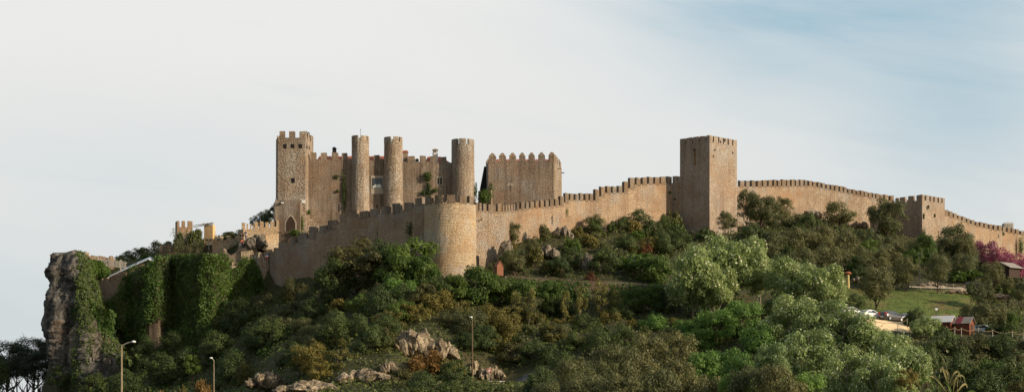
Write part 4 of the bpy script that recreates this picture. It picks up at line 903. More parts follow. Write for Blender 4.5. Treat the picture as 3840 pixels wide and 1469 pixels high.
def plant(kind, px, top, base, w, Y=None, label=None, parts=True, dz=0, seed=None):
    "plant seen with its crown top at row top, foot at row base and width w"
    vs = SP[kind]; v = vs[(seed if seed is not None else rnd.randrange(100)) % len(vs)]
    if Y is None: Y = hit(px, base)
    if Y is None: Y = 230
    x = xof(px, Y); z = gz(x, Y)-.15+dz
    zt = zof(top, Y); half = w*Y/F/2; ch, tr, lift = v; half *= 1.1 if kind == 'poplar' else 1.0; rt = rnd.uniform(0, 6.28)
    nm = NAME[kind]; H_ = max(zt-z, .5)
    dome = kind[0] == 's'
    uh = 1.0 if dome else (1.25 if kind == 'pine' else 1.55)
    if dome: sz = H_/uh; lz = 0
    else:
        ch_h = min(max(H_*.95, half*1.75), half*2.25); sz = ch_h/uh; lz = H_-ch_h
        if kind in ('thin', 'bare'): sz = H_*.85/1.55; lz = H_*.15
    if kind == 'pine': sz = half*.95; lz = H_-sz*1.6
    if not dome and kind not in ('thin', 'bare', 'pine') and 780 < px < 1900 and top > 1060 and Y > 225 and not (px < 1250 and top < 1200) and H_ < half*1.35: H_ = half*1.35; ch_h = half*1.8; sz = ch_h/uh; lz = H_-ch_h
    root = empty(nm[0], (x, Y, z), None, nm[2], None)
    c = link('foliage' if dome else 'crown', ch, root, (0, 0, lz), (0, 0, rt)); c.scale = (half, half, sz)
    if dome and w < 60 or not parts:
        pass
    t = link('stem' if dome else 'trunk', tr, root, (0, 0, 0), (0, 0, rt)); t.scale = (half*.9, half*.9, (H_*.75) if not dome else H_*.8)
    PL.append((root, kind, px, (top+base)/2, w, label))
    return root
T_ = [  # kind, px, top, base, width
 # among the ruins
 ('solive', 866, 868, 955, 84, 305), ('bare', 650, 858, 952, 76, 303.5), ('bare', 700, 862, 952, 80, 303.2), ('bare', 745, 866, 952, 62, 303), ('sdark', 672, 872, 935, 74, 305), ('sscrub', 735, 845, 930, 70, 305.5),
 ('dark', 990, 790, 862, 76, 322), ('dark', 955, 812, 862, 44, 322), ('dark', 1022, 772, 865, 50, 320),
 ('olive', 455, 955, 1000, 60, 330), ('dark', 510, 935, 995, 75, 330), ('olive', 556, 918, 985, 85, 330), ('gold', 600, 900, 975, 85, 328), ('dark', 478, 945, 1000, 70, 332), ('sdark', 630, 905, 960, 70, 318), ('sgreen', 540, 950, 990, 60, 318), ('sdark', 322+115, 962, 985, 14, 306),
 # cliff side pines
 ('pine', 20, 1275, 1500, 240, 322), ('pine', 120, 1262, 1500, 200, 330), ('pine', 190, 1290, 1500, 190, 312), ('pine', 60, 1330, 1500, 180, 318), ('pine', -60, 1300, 1500, 220, 325), ('pine', 150, 1345, 1500, 170, 306), ('pine', 20, 1340, 1500, 150, 310), ('dark', -10, 1345, 1500, 130, 300), ('pine', 105, 1310, 1500, 180, 308), ('dark', 238, 1370, 1480, 120, 291), 
 # foot of the ivied walls
 ('dark', 355, 1400, 1490, 110, 278), ('dark', 440, 1410, 1490, 120, 278), ('sdark', 520, 1300, 1440, 170, 284), ('dark', 600, 1330, 1480, 170, 268), ('dark', 700, 1310, 1470, 170, 270), ('sdark', 380, 1430, 1480, 100, 270), ('dark', 470, 1390, 1490, 130, 262),
 ('bright', 720, 1330, 1420, 75, 262), ('dark', 820, 1270, 1420, 170, 272), ('dark', 900, 1200, 1350, 170, 283), ('dark', 980, 1160, 1300, 160, 284), ('olive', 1010, 1100, 1230, 130, 288), ('dark', 1080, 1090, 1240, 150, 286), ('olive', 1150, 1085, 1230, 120, 278), ('laurel', 1230, 1095, 1240, 120, 276),
 ('dark', 548, 1262, 1370, 95, 285), ('dark', 645, 1250, 1380, 120, 286), ('bright', 705, 1295, 1370, 80, 283), ('laurel', 850, 1170, 1290, 120, 288), ('dark', 905, 1120, 1230, 90, 290.5), ('dark', 870, 1330, 1480, 170, 256), ('gold', 920, 1355, 1460, 90, 246), ('dark', 960, 1260, 1400, 180, 264), ('olive', 1060, 1180, 1310, 150, 266), ('olive', 1140, 1190, 1310, 100, 258), ('dark', 1020, 1230, 1380, 150, 258),
 ('sorange', 768, 1420, 1500, 120, 175), ('sorange', 620, 1458, 1500, 90, 178), ('sgold', 690, 1455, 1500, 60, 190),
 # big evergreen in front of the curtain wall
 ('laurel', 1345, 900, 1135, 260, 270), ('dark', 1260, 960, 1150, 170, 268), ('dark', 1440, 905, 1100, 150, 269), ('laurel', 1420, 940, 1130, 190, 266), ('dark', 1215, 1020, 1130, 90, 272), ('bright', 1545, 888, 1040, 240, 268), ('bright', 1480, 950, 1120, 190, 262), ('bright', 1590, 960, 1100, 130, 262), ('lime', 1500, 1050, 1150, 160, 256),
 ('bright', 1775, 1000, 1110, 210, 258), ('bright', 1700, 1030, 1130, 130, 256), ('bright', 1860, 1025, 1130, 130, 257), ('dark', 1640, 1035, 1150, 120, 256), ('bright', 1960, 1050, 1180, 150, 257),
 ('sgold', 1280, 1120, 1230, 120, 262), ('dark', 930, 1130, 1240, 120, 290), ('dark', 1030, 1112, 1190, 110, 290), ('olive', 1110, 1090, 1180, 100, 288), ('dark', 1185, 1075, 1170, 90, 284), ('bright', 1350, 1130, 1240, 130, 256), ('dark', 1420, 1150, 1290, 170, 250), ('bright', 1500, 1165, 1290, 130, 246), ('laurel', 1580, 1110, 1240, 150, 252), ('gold', 1640, 1110, 1230, 140, 250), ('gold', 1560, 1160, 1270, 120, 245), ('gold', 1720, 1120, 1220, 120, 250), ('sgreen', 1450, 1110, 1180, 110, 258),
 ('olive', 1770, 1170, 1330, 150, 243), ('olive', 1690, 1190, 1320, 110, 245), ('gold', 1855, 1135, 1300, 130, 245), ('gold', 1905, 1170, 1330, 120, 243), ('dark', 1830, 1260, 1420, 130, 240), ('laurel', 1920, 1280, 1430, 150, 238), ('gold', 1880, 1255, 1370, 110, 240), ('dark', 2000, 1280, 1440, 150, 236), ('dark', 2070, 1300, 1450, 150, 234),
 ('thin', 1935, 1090, 1260, 70, 250), ('thin', 1985, 1080, 1290, 80, 250), ('thin', 2035, 1190, 1320, 80, 245), ('thin', 2180, 1060, 1230, 80, 252), ('thin', 2250, 1050, 1230, 90, 252), ('thin', 2310, 1070, 1220, 80, 252), ('thin', 2120, 1090, 1240, 60, 252), ('thin', 1960, 1060, 1230, 60, 255),
 ('bright', 2070, 1060, 1210, 120, 256), ('siv', 2110, 1110, 1230, 90, 257), ('bright', 2390, 1070, 1210, 130, 256), ('bright', 2450, 1065, 1230, 110, 255), ('dark', 2330, 1140, 1270, 120, 252), ('dark', 2500, 1090, 1250, 120, 254), ('lime', 2450, 1170, 1300, 130, 246), ('gold', 2290, 1160, 1280, 110, 250), ('dark', 2190, 1180, 1320, 120, 248), ('olive', 2090, 1210, 1360, 130, 245),
 # slope between long wall and lane
 ('dark', 2223, 808, 890, 104), ('dark', 2399, 793, 872, 130), ('dark', 2340, 815, 875, 60), ('olive', 1925, 832, 930, 74), ('solive', 2041, 836, 905, 50), ('dark', 2268, 930, 1030, 130), ('olive', 1930, 925, 1040, 105), ('olive', 1990, 890, 960, 60), ('solive', 2524, 786, 862, 76, 316), ('dark', 2490, 810, 870, 70, 312), ('dark', 2150, 930, 1010, 90), ('dark', 2350, 880, 950, 110), ('dark', 2100, 965, 1040, 100),
 ('sgold', 2007, 930, 1005, 90), ('sgold', 2060, 975, 1030, 90), ('sgold', 2212, 880, 935, 90), ('sgold', 2165, 850, 900, 60), ('srust', 2428, 915, 955, 76), ('srust', 2220, 1020, 1055, 60), ('sgreen', 2400, 950, 1030, 190), ('sgreen', 2165, 835, 890, 55), ('bright', 2460, 960, 1060, 150), ('dark', 2480, 880, 950, 110), ('dark', 2560, 870, 940, 120), ('sdark', 2640, 850, 905, 90), ('solive', 2320, 930, 975, 90),
 ('olive', 2716, 792, 870, 74, 309), ('olive', 2750, 815, 872, 40, 309),
 # poplars
 ('poplar', 2600, 925, 1245, 215, 250), ('poplar', 2745, 872, 1240, 250, 256), ('poplar', 2850, 940, 1240, 150, 254), ('poplar', 2680, 990, 1230, 160, 248), ('poplar', 2955, 970, 1260, 165, 248), ('poplar', 3068, 980, 1265, 180, 244), ('poplar', 3122, 1065, 1250, 90, 243),
 ('poplar', 2960, 1110, 1420, 230, 228), ('poplar', 3090, 1130, 1440, 230, 226), ('poplar', 3170, 1165, 1480, 210, 222), ('poplar', 3260, 1215, 1480, 150, 222), ('poplar', 3330, 1252, 1500, 230, 214), ('poplar', 3030, 1240, 1500, 230, 198), ('poplar', 3400, 1290, 1500, 200, 192), ('poplar', 3180, 1310, 1510, 220, 176), ('poplar', 3474, 1180, 1275, 100, 233), ('poplar', 3445, 1200, 1290, 70, 232), ('sdark', 3722, 1212, 1262, 70, 238.5), ('poplar', 3172, 1170, 1290, 84, 236), ('poplar', 3290, 1350, 1510, 200, 172), ('poplar', 2900, 1290, 1500, 140, 192),
 ('lime', 2690, 1160, 1400, 190, 236), ('lime', 2780, 1130, 1380, 180, 238), ('lime', 2620, 1220, 1400, 150, 236), ('lime', 2850, 1200, 1430, 180, 226), ('lime', 2740, 1290, 1480, 190, 204), ('lime', 2640, 1320, 1480, 150, 194), ('dark', 2890, 1130, 1300, 110, 246), ('lime', 3030, 1400, 1510, 150, 166), ('lime', 2570, 1200, 1330, 120, 242),
 ('olive', 2935, 1340, 1510, 200, 164), ('olive', 2820, 1370, 1510, 180, 166), ('lime', 2760, 1400, 1510, 160, 168),
 # olives of the lower centre
 ('olive', 2170, 1320, 1500, 190, 190), ('olive', 2290, 1290, 1500, 220, 198), ('olive', 2410, 1245, 1480, 210, 208), ('olive', 2520, 1240, 1470, 190, 210), ('olive', 2560, 1320, 1500, 200, 180), ('olive', 2450, 1360, 1510, 220, 174), ('olive', 2320, 1390, 1510, 220, 172), ('olive', 2200, 1400, 1510, 200, 174), ('olive', 2650, 1390, 1510, 190, 172), ('dark', 2240, 1240, 1390, 150, 234), ('dark', 2340, 1220, 1380, 150, 236), ('dark', 2110, 1330, 1480, 150, 226), ('olive', 2060, 1425, 1510, 160, 178), ('dark', 2030, 1380, 1480, 140, 198), ('olive', 1960, 1440, 1510, 120, 206), ('dark', 2150, 1250, 1370, 120, 240),
 # under the wall right of the tall tower
 ('olive', 2797, 712, 858, 110, 322), ('olive', 2850, 722, 872, 150, 320), ('olive', 2936, 736, 838, 95, 332), ('olive', 2900, 780, 870, 90, 325), ('olive', 2980, 790, 870, 110, 326), ('olive', 3148, 744, 875, 140, 336), ('olive', 3330, 742, 890, 180, 344), ('olive', 3275, 770, 850, 50, 347), ('dark', 3030, 800, 880, 110, 322), ('dark', 2820, 840, 920, 130, 305), ('olive', 2880, 850, 990, 160, 296), ('olive', 2980, 850, 980, 170, 300), ('olive', 3070, 840, 970, 160, 304), ('olive', 3160, 850, 990, 160, 306), ('olive', 3250, 850, 980, 150, 312), ('olive', 3000, 930, 1070, 170, 284), ('olive', 3110, 920, 1060, 170, 288), ('olive', 3210, 920, 1060, 150, 290), ('bright', 3260, 890, 990, 80, 300), ('dark', 3020, 980, 1080, 120, 276), ('olive', 3280, 930, 1080, 160, 284), ('olive', 3350, 890, 1060, 150, 294), ('dark', 3230, 1000, 1110, 90, 272), ('gold', 2830, 880, 960, 110, 300), ('dark', 2930, 960, 1070, 110, 282), ('bright', 3215, 960, 1040, 80, 284),
 ('olive', 3283, 995, 1160, 160, 256), ('olive', 3397, 955, 1090, 110, 272), ('olive', 3340, 1000, 1085, 90, 274), ('olive', 3512, 950, 1085, 110, 272), ('olive', 3450, 890, 1010, 110, 300), ('bright', 3465, 880, 1030, 110, 292), ('bright', 3420, 930, 1050, 80, 284), ('olive', 3586, 832, 1010, 155, 305), ('olive', 3618, 890, 1030, 90, 300), ('olive', 3540, 880, 1020, 110, 302), ('olive', 3600, 950, 1050, 120, 286), ('dark', 3640, 1060, 1110, 50, 264), ('sgreen', 3620, 1010, 1050, 150, 284), ('olive', 3720, 980, 1095, 100, 276), ('olive', 3690, 1060, 1150, 100, 264), ('olive', 3780, 1030, 1120, 60, 272), ('olive', 3830, 1045, 1160, 90, 270), ('olive', 3680, 1125, 1245, 120, 243), ('olive', 3730, 1130, 1240, 100, 244), ('bright', 3775, 1170, 1245, 100, 244), ('olive', 3630, 1130, 1210, 90, 246), ('dark', 3205, 1105, 1150, 90, 251),
 ('pink', 3690, 893, 1000, 120, 302), ('pink', 3748, 925, 1010, 100, 301), ('pink', 3812, 948, 1040, 120, 296), ('pink', 3838, 970, 1050, 60, 302),
 # below the sheds
 ('dark', 3540, 1245, 1420, 200, 222), ('laurel', 3640, 1250, 1420, 180, 222), ('dark', 3750, 1255, 1420, 180, 222), ('laurel', 3840, 1270, 1440, 160, 208), ('dark', 3480, 1290, 1450, 150, 202), ('dark', 3600, 1330, 1500, 180, 178), ('bright', 3700, 1340, 1500, 180, 178), ('dark', 3800, 1350, 1500, 200, 174), ('laurel', 3560, 1400, 1510, 170, 166), ('dark', 3700, 1400, 1510, 200, 164), ('laurel', 3840, 1400, 1510, 180, 164), ('gold', 3400, 1370, 1510, 90, 168),
 ('olive', 3960, 1040, 1180, 150, 285), ('dark', 3930, 1260, 1420, 180, 225), ('olive', 4040, 1080, 1230, 160, 270), ('olive', 3950, 900, 1040, 130, 330), ('dark', 4060, 1200, 1380, 180, 240), ('dark', 3440, 1160, 1250, 60, 237), ('sdark', 3410, 1165, 1240, 60, 238),
 # outcrop at the bottom
 ('dark', 1265, 1200, 1330, 170, 238), ('olive', 1175, 1215, 1330, 120, 242), ('dark', 1340, 1230, 1330, 120, 238), ('gold', 1160, 1280, 1400, 150, 227), ('gold', 1270, 1290, 1400, 170, 223), ('dark', 1120, 1290, 1400, 120, 230), ('dark', 1400, 1280, 1400, 150, 226), ('gold', 1200, 1340, 1420, 120, 220), ('olive', 1100, 1250, 1330, 90, 243),
 ('sorange', 1590, 1310, 1410, 190, 222), ('sgold', 1680, 1330, 1410, 130, 222), ('laurel', 1500, 1380, 1470, 150, 212), ('dark', 1580, 1400, 1490, 170, 206), ('dark', 1420, 1440, 1490, 130, 206), ('dark', 1700, 1360, 1480, 140, 216), ('dark', 1780, 1430, 1510, 150, 204), ('sdark', 1850, 1445, 1500, 130, 206), ('dark', 1680, 1430, 1510, 130, 202), ('gold', 1480, 1300, 1340, 60, 229), ('sgreen', 1715, 1320, 1350, 60, 230), ('sorange', 1420, 1250, 1290, 80, 240),
]
for t in T_: plant(t[0], t[1], t[2], t[3], t[4], t[5] if len(t) > 5 else None)
# small shrubs that fill the slopes
fill = [((1010, 1110, 1260, 1330), 10, ('dark', 'olive', 'laurel', 'dark')), ((1260, 1140, 1700, 1290), 14, ('dark', 'gold', 'bright', 'laurel', 'olive')), ((1700, 1130, 2100, 1330), 12, ('gold', 'dark', 'olive', 'laurel')), ((1900, 870, 2520, 1030), 10, ('dark', 'olive', 'gold', 'dark')), ((1380, 1290, 1760, 1420), 6, ('gold', 'dark', 'laurel')), ((1890, 850, 2540, 1035), 46, ('sdark', 'sdark', 'sscrub', 'sgold', 'solive', 'sgreen', 'sscrub')), ((2540, 880, 3330, 1060), 26, ('sdark', 'sscrub', 'solive')),
        ((3560, 1010, 3840, 1230), 18, ('sscrub', 'solive', 'sgreen', 'sdark')), ((1000, 1130, 1700, 1290), 26, ('sdark', 'sscrub', 'sgold', 'sgreen', 'siv')),
        ((1700, 1190, 2560, 1320), 26, ('sdark', 'siv', 'sscrub', 'sgold')), ((460, 1330, 1000, 1469), 22, ('sdark', 'siv', 'sdark', 'sscrub')), ((1060, 1290, 1500, 1400), 12, ('sgold', 'sdark', 'sscrub')), ((3300, 1250, 3840, 1460), 12, ('sdark', 'siv'))]
for (x0, y0, x1, y1), n, ks in fill:
    for _ in range(n):
        px_, py_ = rnd.uniform(x0, x1), rnd.uniform(y0, y1); w_ = rnd.uniform(45, 85)
        if n <= 14 and ks[0] in ('dark', 'gold'): w_ = rnd.uniform(80, 140) if y0 > 1000 else rnd.uniform(60, 100)
        Yh = hit(px_, py_)
        if Yh is None: continue
        if 256 < Yh < 269 and 1890 < px_ < 2720: continue
        if any(a_ < px_ < b2 and c2_ < py_ < d2 for a_, c2_, b2, d2 in ((1020, 1385, 1500, 1500), (1290, 1330, 1500, 1470), (1470, 1215, 1740, 1400), (1780, 1350, 1910, 1460), (2070, 850, 2150, 930), (2000, 925, 2110, 1000), (2120, 950, 2260, 1060))): continue
        if py_ > 1060 and 3120 < px_ < 3700 and py_ < 1250: continue
        plant(rnd.choice(ks), px_, py_-w_*rnd.uniform(.5, .8), py_, w_, Yh)
def ordw(i):
    b = ['first', 'second', 'third', 'fourth', 'fifth', 'sixth', 'seventh', 'eighth', 'ninth', 'tenth', 'eleventh', 'twelfth', 'thirteenth', 'fourteenth', 'fifteenth', 'sixteenth', 'seventeenth', 'eighteenth', 'nineteenth', 'twentieth', 'twenty first', 'twenty second', 'twenty third', 'twenty fourth', 'twenty fifth', 'twenty sixth', 'twenty seventh', 'twenty eighth', 'twenty ninth', 'thirtieth']
    return b[min(i, len(b)-1)]
grp = {}
for r in PL: grp.setdefault((r[1], zone(r[2], r[3])), []).append(r)
for (kd, z_), L_ in grp.items():
    L_.sort(key=lambda r: r[2]); ws = sorted(r[4] for r in L_)
    for i, r in enumerate(L_):
        nm = NAME[kd][1]
        if r[5]: lab = r[5]
        elif len(L_) == 1: lab = f'only {nm} {z_}'
        elif len(L_) == 2: lab = f'{("left", "right")[i]} one of two {nm}s {z_}'
        elif i == 0: lab = f'leftmost {nm} {z_}'
        elif i == len(L_)-1: lab = f'rightmost {nm} {z_}'
        else: lab = f'{nm}, {ordw(i)} from the left {z_}'
        r[0]['label'] = lab
        r[0]['group'] = f'{nm}s {z_}'
# ---- ivy over the walls
def ivy_on(name, label, plan, rows, n, mat='ivy', size=.34, seed=0, cover=None, bulge=.7, base=None, freq=.35, parent=None):
    "rows: function px -> (top, bottom) rows on the wall line"
    rg = np.random.default_rng(seed); L = Line(plan); a, b_ = plan[0][0], plan[-1][0]
    px = rg.uniform(a, b_, n*2); q = [L.xy(p) for p in px]; nn = [L.nrm(min(max(p, a+26), b_-26), 25) if b_-a > 60 else L.nrm(min(max(p, a+1), b_-1)) for p in px]
    Q = np.array([(v.x, v.y) for v in q]); Nn = np.array([(v.x, v.y, .15) for v in nn])
    tb = np.array([rows(p) for p in px]); rj = fbm(np.stack([px/14, 0*px, 0*px], 1), 3, seed+9); tb[:, 1] += rj*28; tb[:, 0] += rj*5; py = tb[:, 0]+(tb[:, 1]-tb[:, 0])*rg.uniform(0, 1, len(px))
    z = (HY-py)/F*Q[:, 1]; C = np.stack([Q[:, 0], Q[:, 1], z], 1)
    f = fbm(C*freq*np.array([1, 1, .55]), 3, seed); f2 = fbm(C*1.3, 2, seed+5)
    keep = np.ones(len(px), bool) if cover is None else (f+cover(px, py) > 0)
    off = .12+bulge*(.45+.9*np.maximum(f, -.4))+.3*f2; C = C+Nn*np.maximum(off, .05)[:, None]*rg.uniform(.55, 1.08, len(px))[:, None]; C[:, 0] += rg.normal(0, .22, len(px)); C[:, 2] += rg.normal(0, .12, len(px))
    # normals follow the bumps of the ivy mass
    e = .35; G_1 = fbm((C+[0, 0, e])*freq*np.array([1, 1, .55]), 3, seed)-f; T1 = np.stack([-Nn[:, 1], Nn[:, 0], 0*px], 1)
    G_2 = fbm((C+T1*e)*freq*np.array([1, 1, .55]), 3, seed)-f
    N2 = Nn-np.array([0, 0, 1.0])*(G_1/e*bulge*1.4)[:, None]-T1*(G_2/e*bulge*1.4)[:, None]
    C, N2 = C[keep][:n], N2[keep][:n]
    c0 = C.mean(0); me = leaves(name, C-c0, N2, size, mat, rg, .55, .8)
    o = link(name, me, parent, c0)
    return tag(o, label, 'ivy', 'ivy on the castle walls') if parent is None else o
lin = lambda pts: (lambda p: np.interp(p, [a for a, *_ in pts], [b for _, b, *_ in pts]))
def R(tops, bots): 
    t, b_ = lin(tops), lin(bots); return lambda p: (float(t(p)), float(b_(p)))
ivy_on('ivy', 'dark ivy hanging in folds from the wall left of the deep notch', [(470, 300), (520, 296), (560, 293.8), (590, 293.6), (620, 295.5), (646, 298)], R([(470, 1046), (500, 1026), (525, 1010), (560, 990), (580, 966), (600, 957), (646, 957)], [(470, 1300), (545, 1290), (560, 1205), (602, 1215), (615, 1300), (646, 1330)]), 7500, seed=1, bulge=1.1)
ivy_on('ivy', 'thick ivy curtain covering the broad flat topped wall', [(644, 298.2), (700, 294.8), (760, 291.4), (800, 291), (835, 292.5), (872, 296.4)], R([(644, 953), (838, 953), (872, 980)], [(644, 1350), (788, 1360), (872, 1260)]), 14000, seed=2, bulge=.9)
ivy_on('ivy', 'bright sunlit ivy climbing over the low broken battlement', [(868, 294.6), (985, 296.3)], R([(868, 1012), (885, 1000), (915, 958), (950, 975), (968, 1010), (985, 1060)], [(868, 1230), (985, 1110)]), 5500, seed=3, bulge=.8, mat='bright', size=.3)
ivy_on('ivy', 'dark ivy patches low on the shaded battlemented wall at far left', [(333, 302.5), (520, 297.5)], R([(333, 1180), (440, 1100), (480, 1010), (520, 990)], [(333, 1230), (520, 1230)]), 3500, seed=4, bulge=.6)
ivy_on('ivy', 'lush ivy spilling down the cleft between cliff and low battlement', [(268, 299.0), (330, 298.5), (400, 304)], R([(268, 960), (330, 975), (366, 985), (400, 1015)], [(268, 1015), (300, 1090), (322, 1200), (329, 1180), (333, 1042), (400, 1040)]), 6000, seed=5, bulge=1.3)
ivy_on('ivy', 'dark ivy draped over the lower cliff between its pale rock fins', [(245, 293.5), (330, 292), (455, 292)], R([(245, 1300), (300, 1120), (455, 1180)], [(245, 1440), (455, 1440)]), 9000, seed=6, bulge=1.2, cover=lambda px, py: .22+.32*np.sin(px/12.5+py/170), mat='ivy', size=.34)
False and ivy_on('ivy', 'moss and ivy on the shoulder of the grey cliff', [(200, 297.5), (250, 296), (290, 297)], R([(200, 960), (250, 956), (290, 958)], [(200, 1010), (250, 1110), (290, 1200)]), 3200, seed=7, bulge=.4, cover=lambda px, py: -.1+.25*np.sin(px/10), mat='ivy')
ivy_on('ivy', 'ivy clump clinging high between the round towers of the keep', KL, R([(1155, 643), (1752, 643)], [(1155, 745), (1752, 745)]), 10, seed=8) if False else None
rg_ = np.random.default_rng(77); k_ = rg_.integers(0, len(CLV), 60000); C_ = CLV[k_]+rg_.normal(0, .22, (60000, 3)); f_ = fbm(C_*np.array([.22, .22, .07]), 4, 91); pp_ = CX+C_[:, 0]/C_[:, 1]*F; py_c = HY-C_[:, 2]/C_[:, 1]*F
m_ = (CLN[k_][:, 1] < .3) & (f_+np.clip((pp_-262)/130, -.35, .35)+np.clip((py_c-1380)/200, 0, .4)+.25*fbm(C_*.9, 2, 95) > .30) & (pp_ > 205)
C_, N_ = C_[m_], CLN[k_][m_]; C_ = C_+N_*.25; c0_ = C_.mean(0)
tag(link('ivy', leaves('cliff_ivy', C_-c0_, N_+np.array([0, 0, .3]), .30, 'cliffivy', rg_, .6, .8), None, c0_), 'dark ivy creeping over the clefts of the grey cliff', 'ivy', 'ivy on the castle walls')
def clump(label, px, py, w, h, Y, n, mat='dark', seed=0, dep=.5, size=.22, name='ivy'):
    rg = np.random.default_rng(seed); d = rg.normal(0, 1, (n, 3)); d /= np.linalg.norm(d, axis=1)[:, None]; r = rg.uniform(.3, 1.05, n)*(1+.3*fbm(d*2, 2, seed))
    s = np.array([w*Y/F/2, dep, h*Y/F/2]); C = d*r[:, None]*s; c0 = P(px, py, Y); me = leaves(name, C, d+np.array([0, -.6, .2]), size, mat, rg, .7, .7)
    return tag(link(name, me, None, c0), label, 'ivy', 'plants rooted in the masonry')
clump('dark round plant rooted high in the keep wall right of the window', 1603, 661, 38, 40, 305.2, 600, seed=1)
clump('dark trailing plant below the round one on the keep wall', 1608, 708, 24, 70, 305.3, 500, seed=2, dep=.25)
clump('small dark tuft left of the trailing plant on the keep wall', 1587, 722, 18, 22, 305.3, 150, seed=3, dep=.25)
clump('small dark tuft right of the trailing plant on the keep wall', 1632, 712, 26, 18, 305.3, 150, seed=4, dep=.25)
clump('dark creeper hanging on the keep wall left of the leftmost round tower', 1290, 720, 16, 170, 305.4, 700, seed=5, dep=.14)
clump('small tuft of weeds near the top of the creeper on the keep wall', 1262, 663, 18, 18, 305.4, 90, seed=6, dep=.15)
clump('black weed tuft in the middle of the brown keep wall', 1267, 716, 14, 12, 305.4, 90, seed=7, dep=.15)
clump('green creeper climbing the corner of the gatehouse', 1131, 838, 16, 66, 301.8, 600, 'bright', 8, .3)
clump('green weeds spilling over the terrace below the gatehouse door', 1106, 872, 44, 26, 299.2, 500, 'bright', 9, .4)
clump('narrow green creeper dangling in a crenel of the dark curtain wall', 1115, 892, 9, 44, 298.6, 200, 'bright', 10, .3)
clump('green tuft at the foot of the square tower beside the stepped wall', 1159, 795, 14, 20, 304, 200, 'bright', 11, .3)
clump('square green ivy hedge between the keep and the donjon', 1817, 735, 50, 56, 310.2, 1500, 'bright', 12, 1.0, .24)
clump('ivy climbing the left corner of the donjon', 1843, 716, 26, 80, 311.3, 700, 'ivy', 13, .4)
clump('thin ivy strip on the right flank of the thick round tower', 1785, 715, 10, 70, 305.2, 300, 'ivy', 14, .4)
clump('dark plant rooted in the dark curtain wall above the fig trees', 1550, 860, 60, 80, 278.0, 900, 'dark', 15, .4)
clump('dark plant streak on the dark curtain wall left of the fig trees', 1420, 870, 20, 60, 282.6, 350, 'dark', 16, .2)
clump('small green weed high on the corner edge of the long sunlit wall', 2513, 721, 10, 12, 317.0, 70, 'dark', 17, .2)
clump('small green weed on the shaded link wall beside the tall tower', 2531, 746, 10, 12, 316.2, 70, 'dark', 18, .2)
clump('dark weed high on the sunny face of the corner tower', 3482, 776, 10, 16, 352.2, 90, 'dark', 19, .2)
clump('weed tuft on the left edge of the sunny corner tower face', 3464, 808, 10, 24, 351.2, 110, 'dark', 20, .2)
clump('lower weed tuft in the middle of the sunny corner tower face', 3506, 808, 8, 16, 354.3, 80, 'dark', 21, .2)
clump('ivy strand climbing the wall at the far right edge', 3828, 925, 24, 90, 382.5, 900, 'bright', 22, .5)
clump('small weed near the top of the far right wall', 3762, 876, 11, 16, 376.0, 90, 'bright', 23, .3)
clump('green creeper climbing the foot of the corner tower', 3466, 880, 14, 60, 350.8, 350, 'bright', 24, .4)
clump('small plant rooted in the flank wall right of the bastion', 1804, 824, 5, 10, 277.4, 40, 'dark', 25, .15)
clump('slender green shoots on the long sunlit wall', 2126, 795, 12, 36, 294.5, 90, 'yellow', 26, .2)
ivy_on('ivy', 'glossy dark ivy hanging down the terrace wall below the lane', [(2060, 259.9), (2560, 259.5)], R([(2060, 1050), (2560, 1078)], [(2060, 1230), (2560, 1230)]), 6500, seed=31, bulge=.5, cover=lambda px, py: np.where(px > 2340, .25, -.02)+.1*np.sin(px/30), mat='ivy', size=.3)
ivy_on('ivy', 'ivy tumbling from the lane at the left end of the terrace wall', [(1895, 259.9), (2110, 259.7)], R([(1895, 1045), (2110, 1060)], [(1895, 1200), (2110, 1240)]), 4500, seed=32, bulge=.8, cover=lambda px, py: .2-.0*px, mat='bright', size=.3)
# ---- ground cover that nobody could count
def cover(name, n, mat, size, label, accept, seed, zr=(0, .5), nrm=(0, -.3, 1)):
    rg = np.random.default_rng(seed); px = rg.uniform(150, 4500, n); Y = rg.uniform(175, 345, n)
    X_ = (px-CX)/F*Y; z = ground(X_, Y); py = HY-z/Y*F; k = accept(px, py, Y)&(z > -2.5); X_, Y, z = X_[k], Y[k], z[k]
    c = fbm(np.stack([X_, Y, 0*X_], 1)*.3, 3, seed); z = z+rg.uniform(zr[0], zr[1], len(z))*(1+1.2*np.maximum(c, 0))
    C = np.stack([X_, Y, z], 1); me = leaves(name, C, np.tile(np.array(nrm, float), (len(C), 1)), size, mat, rg, .8, .7)
    return tag(link(name, me), label, None, None, 'stuff')
lane = lambda px, Y: (px > 1885) & (px < 2765) & (Y > 259.5) & (Y < 268.5)
road = lambda px, Y: (px > 1735) & (px < 2010) & (Y > 220) & (Y < 234)
carpark = lambda px, Y: (px > 3130) & (px < 3740) & (Y > 232) & (Y < 249)
path = lambda px, Y: (px > 3400) & (px < 3720) & (Y > 273) & (Y < 283)
cover('scrub', 180000, 'scrub', .36, 'low scrub covering the castle hill', lambda px, py, Y: ~lane(px, Y) & ~road(px, Y) & ~carpark(px, Y) & ~path(px, Y) & ~in_meadow(px, Y), 41, (0, .75))
cover('undergrowth', 60000, 'ivy', .34, 'dark leafy undergrowth under the ivied walls', lambda px, py, Y: (px > 430) & (px < 1250) & (py > 1160), 42, (.1, .9))
cover('grass', 160000, 'grassleaf', .17, 'short meadow grass above the parked cars', lambda px, py, Y: in_meadow(px, Y) | ((px > 3120) & (px < 3700) & (Y > 246) & (Y < 277)), 43, (0, .12))
